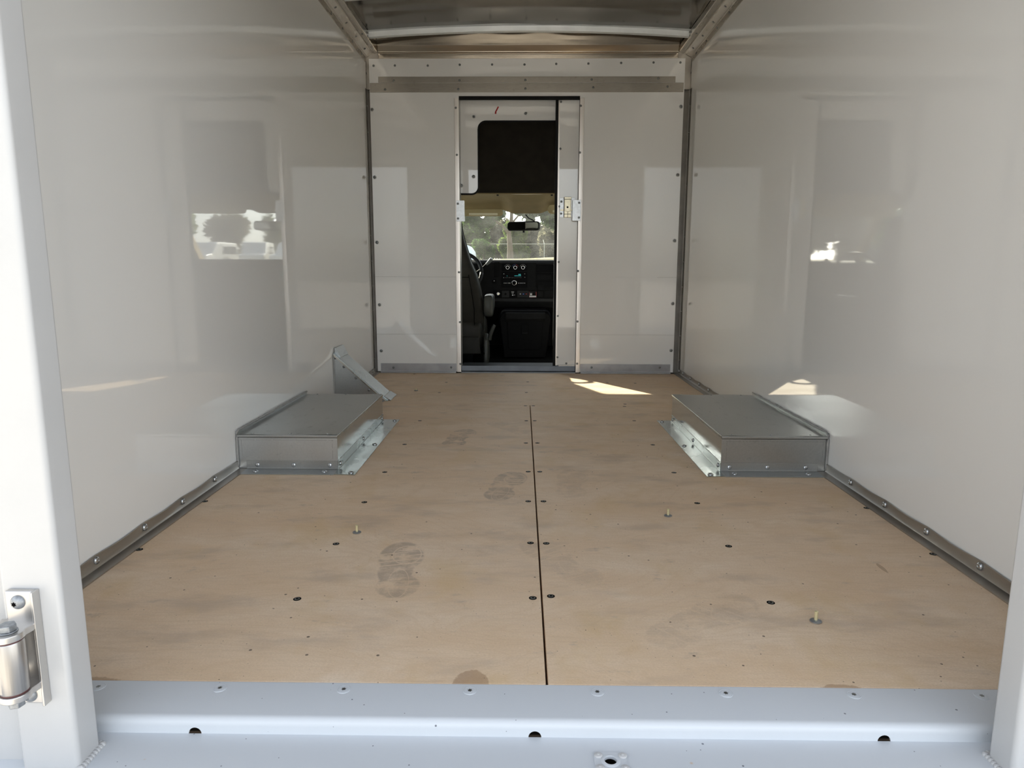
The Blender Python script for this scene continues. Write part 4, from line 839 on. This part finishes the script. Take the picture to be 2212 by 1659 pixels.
a, b = at(1058, 732, Y=5.2), at(1070, 702, Y=5.2)
obj('recliner_lever', MB().tube([(a.x, 5.22, a.z-.01), (a.x+.004, 5.21, a.z+.03), (b.x-.012, 5.20, b.z-.01), (b.x-.006, 5.20, b.z)], [.013, .014, .014, .012], 10), M['seat_plastic'], ds_, smooth=True)
x0, x1, z0, z1 = rect_at(1044, 637, 1066, 685, 5.2)
secs = []
for y, k in ((5.19, .82), (5.20, .93), (5.22, 1.0), (5.46, 1.0), (5.52, .9), (5.535, .7)):
    ring = []
    for j in range(20):
        aa = 2*PI*j/20; cx_, sy_ = math.cos(aa), math.sin(aa); hh = (z1-z0)/2*(1 if y < 5.3 else .7)
        ring.append(((x0+x1)/2+(x1-x0)/2*k*math.copysign(abs(cx_)**.45, cx_), y, z1-hh+hh*k*math.copysign(abs(sy_)**.45, sy_)))
    secs.append(ring)
ar = obj('armrest', MB().sweep(secs), M['seat_plastic'], ds_, smooth=True, flat=True)
obj('armrest_pivot', MB().box(-.335, -.315, 5.24, 5.30, .40, .47), M['plastic_pan'], ar, bev=.003)

# steering wheel with column and gear lever
sw = root('steering_wheel', (-.55, 5.78, .70), 'dark grey steering wheel just past the driver seat', 'steering wheel')
cW = Vector((-.555, 5.74, .690)); nW = Vector((0, -math.cos(R(32)), math.sin(R(32)))); uW = Vector((1, 0, 0)); vW = nW.cross(uW)
ringp = [cW+uW*.192*math.cos(2*PI*i/40)+vW*.192*math.sin(2*PI*i/40) for i in range(41)]
obj('rim', MB().tube(ringp, .0155, 10), M['plastic_sw'], sw, smooth=True, flat=True)
obj('hub', MB().lathe([(.075, -.02), (.08, 0), (.065, .02), (.01, .028)], 20, cW, nW), M['plastic'], sw, smooth=True)
for a in (R(200), R(340), R(90)): d = uW*math.cos(a)+vW*math.sin(a); obj('spoke', MB().tube([cW+d*.06, cW+d*.185], [.016, .012], 8), M['plastic'], sw, smooth=True)
obj('column', MB().tube([cW-nW*.02, cW-nW*.15], [.045, .06], 14), M['plastic'], sw, smooth=True)
a, b = at(1042, 580, Y=5.80), at(1056, 566, Y=5.76); c_ = at(1062.5, 558.5, Y=5.75)
gl_ = root('gear_lever', a, 'pale grey gear lever sticking out beside the steering wheel', 'lever')
obj('stalk', MB().tube([cW-nW*.10+Vector((.085, 0, .01)), a, b], [.009, .010, .010], 10), M['plastic'], gl_, smooth=True)
obj('grip', MB().tube([b+(a-b)*.35, b, c_-(c_-b)*.15, c_], [.011, .014, .0145, .011], 12), M['lever'], gl_, smooth=True)

# rear-view mirror and visors
x0, x1, z0, z1 = rect_at(1094.5, 478.5, 1168, 498.5, 5.90)
mr_ = root('rear_view_mirror', ((x0+x1)/2, 5.90, z0), 'black rear-view mirror hanging on the windshield', 'mirror')
def rrect(x0, x1, z0, z1, r, n=5):
    pts = []
    for cx_, cz_, s in ((x1-r, z1-r, 0), (x0+r, z1-r, 1), (x0+r, z0+r, 2), (x1-r, z0+r, 3)):
        pts += [(cx_+r*math.cos(PI/2*(s+i/n)), cz_+r*math.sin(PI/2*(s+i/n))) for i in range(n+1)]
    return pts
MYAW = R(-21); hm = obj('housing', MB().prism(rrect(x0, x1, z0, z1, .024), 1, 5.88, 5.915), M['rubber'], mr_, bev=.004); hm.rotation_euler = (0, 0, MYAW)
mg = MB().prism(rrect(x0+.009, x1-.009, z0+.009, z1-.009, .018), 1, 5.8785, 5.8795); gm = obj('glass', mg, M['mirror'], mr_); gm.rotation_euler = (0, 0, MYAW); gm.location = hm.location+Matrix.Rotation(MYAW, 3, 'Z') @ Vector((0, -.0185, 0))
obj('tab', MB().box((x0+x1)/2-.008, (x0+x1)/2+.008, 5.885, 5.90, z0-.016, z0+.002), M['rubber'], mr_)
obj('stem', MB().tube([((x0+x1)/2, 5.91, z1-.03), ((x0+x1)/2+.005, 5.99, z1+.02), ((x0+x1)/2+.006, 6.23, z1+.035)], [.012, .010, .014], 10), M['chrome'], mr_, smooth=True)
q0, q1, q2, q3 = at(1135.5, 464, Y=5.98), at(1142, 471.5, Y=5.95), at(1150, 475, Y=5.93), at(1156, 479, Y=5.90)
obj('cable', MB().tube([q0, q1, q2, q3], .005, 8), M['rubber'], mr_, smooth=True)
for nm, px0, px1, py0, py1, lab in (('sun_visor', 905, 1086.5, 451, 467, "tan sun visor with a pale label on the driver's side"), ('sun_visor', 1183, 1330, 441.5, 462, 'tan sun visor half hidden behind the sliding door')):
    x0, x1, z0, z1 = rect_at(px0, py0, px1, py1, 5.86)
    s_ = root(nm, ((x0+x1)/2, 5.87, z0), lab, 'visor', 'sun visors')
    rr_ = min(.034, (z1-z0)*.45)
    obj('pad', MB().prism(rrect(x0, x1, z0, z1, rr_), 1, 5.86, 5.882), M['visor'], s_, bev=.006, seg=3)
    obj('mount', MB().tube([((x0+x1)/2, 5.885, z1-.012), ((x0+x1)/2, 5.90, z1+.02), ((x0+x1)/2, 5.92, z1+.045)], .006, 8), M['visor'], s_, smooth=True)
    lx0, lx1, lz0, lz1 = rect_at(*((1013, 460.2, 1075, 465.2) if px0 < 1000 else (1194, 454, 1250, 459)), 5.859)
    obj('label', MB().box(lx0, lx1, 5.8585, 5.8598, lz0, lz1), M['cream'], s_)

# ------------------------------------------------------------------ outside
def gz(y): return ZG if y < 26 else ZG+2.68*sstep(26, 88, y)
gr = tag(obj('ground', MB().grid(lambda u, v: (-80+160*u, -70+(155)*v, gz(-70+155*v)), 4, 60), M['ground']), 'pale concrete parking lot around the truck', 'ground', kind='structure')
def bank(u, v): x = -60+120*u; y = 44+94*v; return (x, y, gz(y)+.03+.02*math.sin(x*.35)+.22*sstep(-1, 5, x)*sstep(50, 95, y))
tag(obj('grass_bank', MB().grid(bank, 60, 40), M['grass'], smooth=True, flat=True), 'sunlit dry yellow grass bank under the chain-link fence', 'grass', kind='structure')
# fence
YFn = 88.0
fp = at(1175.5, 540, Y=YFn); zr = at(1175, 527, Y=YFn).z; zb_ = gz(YFn)+.1
fn_ = root('chain_link_fence', (0, YFn, zb_), 'chain-link fence with a top rail beyond the windshield', 'fence')
obj('top_rail', MB().tube([(-40, YFn, zr), (40, YFn, zr)], .035, 8), M['wire'], fn_, smooth=True)
for i in range(-9, 10):
    x = fp.x+4.0*i; ps = obj('post', MB().tube([(x, YFn, zb_-.3), (x, YFn, zr+.02)], .038, 8), M['wire'], fn_, smooth=True)
    obj('barb_arm', MB().tube([(x, YFn, zr), (x-.14, YFn-.1, zr+.5)], .04, 6), M['washer'], ps, smooth=True)
L = MB()
for i in range(-200, 200):
    x = .2*i; h_ = zr-zb_
    for sgn in (1, -1): L.add([(x, YFn, zb_), (x+.004, YFn, zb_), (x+.004+sgn*h_*.6, YFn, zr), (x+sgn*h_*.6, YFn, zr)], [(0, 1, 2, 3)])
nf_ = obj('wire_mesh', L, M['wire'], fn_); nf_['kind'] = 'stuff'
# plants
def cards(n, c, rad, size, droop=0.0, shell=0.35):
    d = rng.normal(size=(n, 3)); d /= np.linalg.norm(d, axis=1)[:, None]
    r = (shell+(1-shell)*rng.random(n))**.6
    p_ = np.array(c)+d*r[:, None]*np.array(rad)
    a = rng.normal(size=(n, 3)); a[:, 2] *= .6; a /= np.linalg.norm(a, axis=1)[:, None]
    b = np.cross(a, rng.normal(size=(n, 3))); b /= np.linalg.norm(b, axis=1)[:, None]
    s = size*(.5+rng.random(n))[:, None]
    return p_, a*s, b*s*.55
def foliage(name, clumps, mat, parent):
    vs, fs = [], []
    P_, A_, B2 = [np.concatenate(q) for q in zip(*[cards(*c) for c in clumps])]
    V = np.stack([P_-A_, P_-B2*.9, P_+A_, P_+B2*.9], 1).reshape(-1, 3); n = len(P_)
    mb = MB(); mb.v = [tuple(q) for q in V]; mb.f = [(4*i, 4*i+1, 4*i+2, 4*i+3) for i in range(n)]
    vs = np.array(mb.v); c = (vs.min(0)+vs.max(0))/2
    me = bpy.data.meshes.new(name); me.from_pydata([tuple(q) for q in vs-c], [], mb.f); me.materials.append(M[mat])
    o = bpy.data.objects.new(name, me); place(o, c, parent); o['kind'] = 'stuff'; return o
def shrub(x, y, rx, h, n, mat, lab, grp='brush behind the fence', size=.19):
    z = gz(y); t = root('shrub', (x, y, z), lab, 'shrub', grp)
    mb = MB()
    for i in range(7):
        a = 2*PI*i/7; mb.tube([(x, y, z-.1), (x+.3*rx*math.cos(a), y+.3*rx*math.sin(a), z+h*.45), (x+.7*rx*math.cos(a+.4), y+.5*rx*math.sin(a), z+h*.9)], [.05, .035, .012], 5)
    obj('stems', mb, M['bark'], t)
    cl = []
    for i in range(14):
        cl.append((n//14, (x+rx*.75*(rng.random()*2-1), y+rx*.5*(rng.random()*2-1), z+h*(.12+.75*rng.random())), (rx*.45, rx*.4, h*.24), size))
    foliage('foliage', cl, mat, t); return t
SH = [(-8.4, 101, 2.0, 6.6, 'leaf_lime', 'yellow-green shrub at the driver seat edge of the windshield'), (-5.9, 92.5, 2.0, 5.0, 'leaf_green', 'green shrub two shrubs away from the tree trunk'),
      (-3.4, 101, 2.0, 5.9, 'twig', 'bare grey-beige brush on the driver seat side of the tree trunk'), (-0.9, 92.5, 2.0, 4.6, 'leaf_lime', 'pale green shrub directly behind the tree trunk'),
      (1.6, 101, 2.0, 5.6, 'twig', 'bare grey-beige brush below the rear-view mirror'), (4.1, 92.5, 2.0, 4.9, 'twig', 'bare grey-beige brush behind the leaning fence arm'),
      (6.6, 101, 2.0, 6.2, 'twig', 'bare grey-beige brush beside the sliding door edge'), (-13.4, 101, 2.2, 6.5, 'leaf_green', 'green shrub hidden behind the driver seat'), (9.1, 92.5, 2.0, 5.4, 'leaf_green', 'green shrub hidden behind the sliding door'),
      (-10.9, 92.5, 2.0, 5.2, 'twig', 'bare grey-beige brush hidden behind the driver seat'), (11.6, 101, 2.0, 6.2, 'leaf_lime', 'yellow-green shrub hidden behind the sliding door')]
for x, y, rx, h, mat, lab in SH: shrub(x, y, rx, h, 9000, mat, lab)
for i in range(8): shrub(-22.5+6.4*i, 110, 2.3, 6.8, 3500, 'leaf_dark', 'dark green thicket behind the brush, '+['first', 'second', 'third', 'fourth', 'fifth', 'sixth', 'seventh', 'eighth'][i]+' counted from the driver side', 'thicket behind the brush', .3)
shrub(-3.95, 74, 1.2, 2.2, 6000, 'leaf_dark', 'dark green bush beside the pale blue bus', None, .10)
def tree(x, y, trunk, branches, crowns, mat, lab, n, size=.16):
    z = gz(y); t = root('tree', (x, y, z), lab, 'tree', 'trees by the fence')
    mb = MB(); mb.tube([(x+a, y, z+b) for a, b, r in trunk], [r for a, b, r in trunk], 10); obj('trunk', mb, M['bark'], t, smooth=True)
    for br in branches: obj('branch', MB().tube([(x+a, y+c_, z+b) for a, c_, b, r in br], [r for a, c_, b, r in br], 8), M['bark'], t, smooth=True)
    foliage('crown', [(n//len(crowns), (x+a, y+c_, z+b), (rx, rx*.8, rz), size) for a, c_, b, rx, rz in crowns], mat, t)
def tz(py, y=84.): return at(1100, py, Y=y).z-gz(84)
tb = at(1101.5, 545, Y=84)
tree(tb.x, 84, [(.05, -.2, .42), (0.02, 1.2, .33), (-.05, 2.3, .30), (-.12, 3.2, .26), (.15, 4.4, .22), (.22, 6.0, .17), (.1, 8.2, .08)],
     [[(-.12, 0, 2.9, .18), (-.9, .1, 3.9, .13), (-2.2, .3, 4.7, .09), (-4.2, .5, 5.6, .04)], [(.1, 0, 4.0, .14), (1.3, .2, 5.4, .09), (3.2, .4, 6.2, .04)], [(.2, 0, 5.4, .1), (-1.2, .6, 7.0, .05)]],
     [(-1.8, 0, 5.3, 1.3, .8), (-3.6, .3, 5.9, 1.5, 1.0), (-4.9, .2, 5.2, 1.0, 1.1), (-.6, 0, 6.4, 1.3, .9), (1.4, .2, 5.8, 1.3, .8), (3.2, .3, 6.0, 1.4, 1.1), (4.6, .2, 5.2, 1.1, 1.5), (-2.8, .4, 7.6, 2.4, 1.1), (.5, .4, 8.0, 2.6, 1.2), (3.6, .3, 7.8, 2.3, 1.2), (-2.6, .1, 4.2, .8, .6), (-3.9, .1, 4.0, .9, .9), (5.4, .1, 4.4, .8, 1.0), (2.2, .1, 4.6, .7, .5)],
     'leaf_dark', 'forked grey-barked tree standing in the middle of the windshield', 26000, .20)
tree(-15, 126, [(0, -.2, .4), (.1, 3, .3), (.2, 6, .15)], [[(.1, 0, 3, .2), (1.8, 0, 6, .06)]], [(-2, 0, 7, 3, 2), (2, 0, 7.5, 3.2, 2), (0, 0, 9.5, 3, 1.6), (4.6, 0, 6.6, 2.2, 1.8)], 'leaf_green', 'broad green tree mostly hidden by the driver seat', 6000, .25)
tree(15, 126, [(0, -.2, .4), (.1, 3, .3), (.2, 6, .15)], [[(.1, 0, 3, .2), (-1.8, 0, 6, .06)]], [(-2, 0, 7, 3, 2), (2, 0, 7.5, 3.2, 2), (0, 0, 9.5, 3, 1.6), (-5, 0, 6.6, 2.4, 1.8)], 'leaf_green', 'broad green tree hidden behind the sliding door', 6000, .25)
# vehicles
def vehicle(name, x, y, L_, Wd, H, mat, lab, cat, rot=0.0, grp=None, blunt=False):
    z = gz(y); t = root(name, (x, y, z), lab, cat, grp); t.rotation_euler = (0, 0, 0)
    h0 = .35
    if blunt: prof = [(-L_/2, h0), (L_/2, h0), (L_/2, H*.55), (L_/2-.1, H*.8), (L_/2-.35, H*.96), (L_/2-.7, H), (-L_/2+.5, H), (-L_/2+.1, H*.94), (-L_/2, H*.8)]
    else: prof = [(-L_/2, h0), (L_/2, h0), (L_/2, H*.42), (L_/2-.15, H*.52), (L_/2-1.1, H*.58), (L_/2-1.9, H*.96), (L_/2-2.2, H), (-L_/2+.25, H), (-L_/2, H*.9)]
    obj('body', MB().prism([(x+a, z+b) for a, b in prof], 1, y-Wd/2, y+Wd/2), M[mat], t, bev=.08, seg=3)
    wz0, wz1 = z+H*.58, z+H*.86
    xs = [-L_/2+.3+i*1.15 for i in range(int((L_-2.2)/1.15))]
    for xx in xs:
        for s in (-1, 1): obj('window', MB().box(x+xx, x+xx+1.0, min(y+s*Wd/2, y+s*(Wd/2+.01)), max(y+s*Wd/2, y+s*(Wd/2+.01)), wz0, wz1), M['vglass'], t)
    for s in (-1, 1):
        for a in (-L_/2+.9, L_/2-.9): obj('wheel', MB().lathe([(.36, -.11), (.36, .11), (.2, .12), (.05, .12)], 20, (x+a, y+s*(Wd/2-.1), z+.36), (0, s, 0)), M['tyre'], t, smooth=True)
    return t
vehicle('bus', -6.85, 48, 7.4, 2.4, 2.3, 'blue_white', 'pale blue bus beyond the driver seat', 'bus', blunt=True)
VL = ['parked white van closest to the truck axis, mirrored in the glossy side wall', 'parked white van second from the truck axis', 'parked white van third from the truck axis', 'parked white van fourth from the truck axis', 'parked white van farthest from the truck axis']
for i, (x, y) in enumerate(((16.2, 57), (19.6, 58), (23.2, 57.5), (26.8, 58.5), (30.4, 58))):
    v_ = vehicle('van', x, y, 5.2, 1.95, 2.2, 'hood', VL[i], 'van', grp='parked white vans'); v_.rotation_euler = (0, 0, R(-100 if i % 2 else -84))
for i, x in enumerate((17, 23.5, 30, 36.5)): shrub(x, 78, 2.5, 5.0, 3500, ('twig', 'leaf_lime')[i % 2], ('bare grey-beige brush', 'yellow-green shrub')[i % 2]+' behind the parked vans, '+('nearest the truck axis', 'second from the truck axis', 'third from the truck axis', 'farthest from the truck axis')[i], 'brush behind the parked vans', .26)
for i, (x, y) in enumerate(((-13.4, 46), (-18.4, 46), (-23.4, 46), (-18.5, 54), (-24.0, 54), (-29.5, 54))): shrub(x, y, 2.0, 5.4, 4500, ('leaf_green', 'twig')[i % 2], ('dark green shrub', 'bare grey-beige brush')[i % 2]+' beyond the bus on the driver side, '+('front row nearest the bus', 'middle of the front row', 'front row farthest from the bus', 'back row nearest the bus', 'middle of the back row', 'back row farthest from the bus')[i], 'brush beyond the bus', .24)
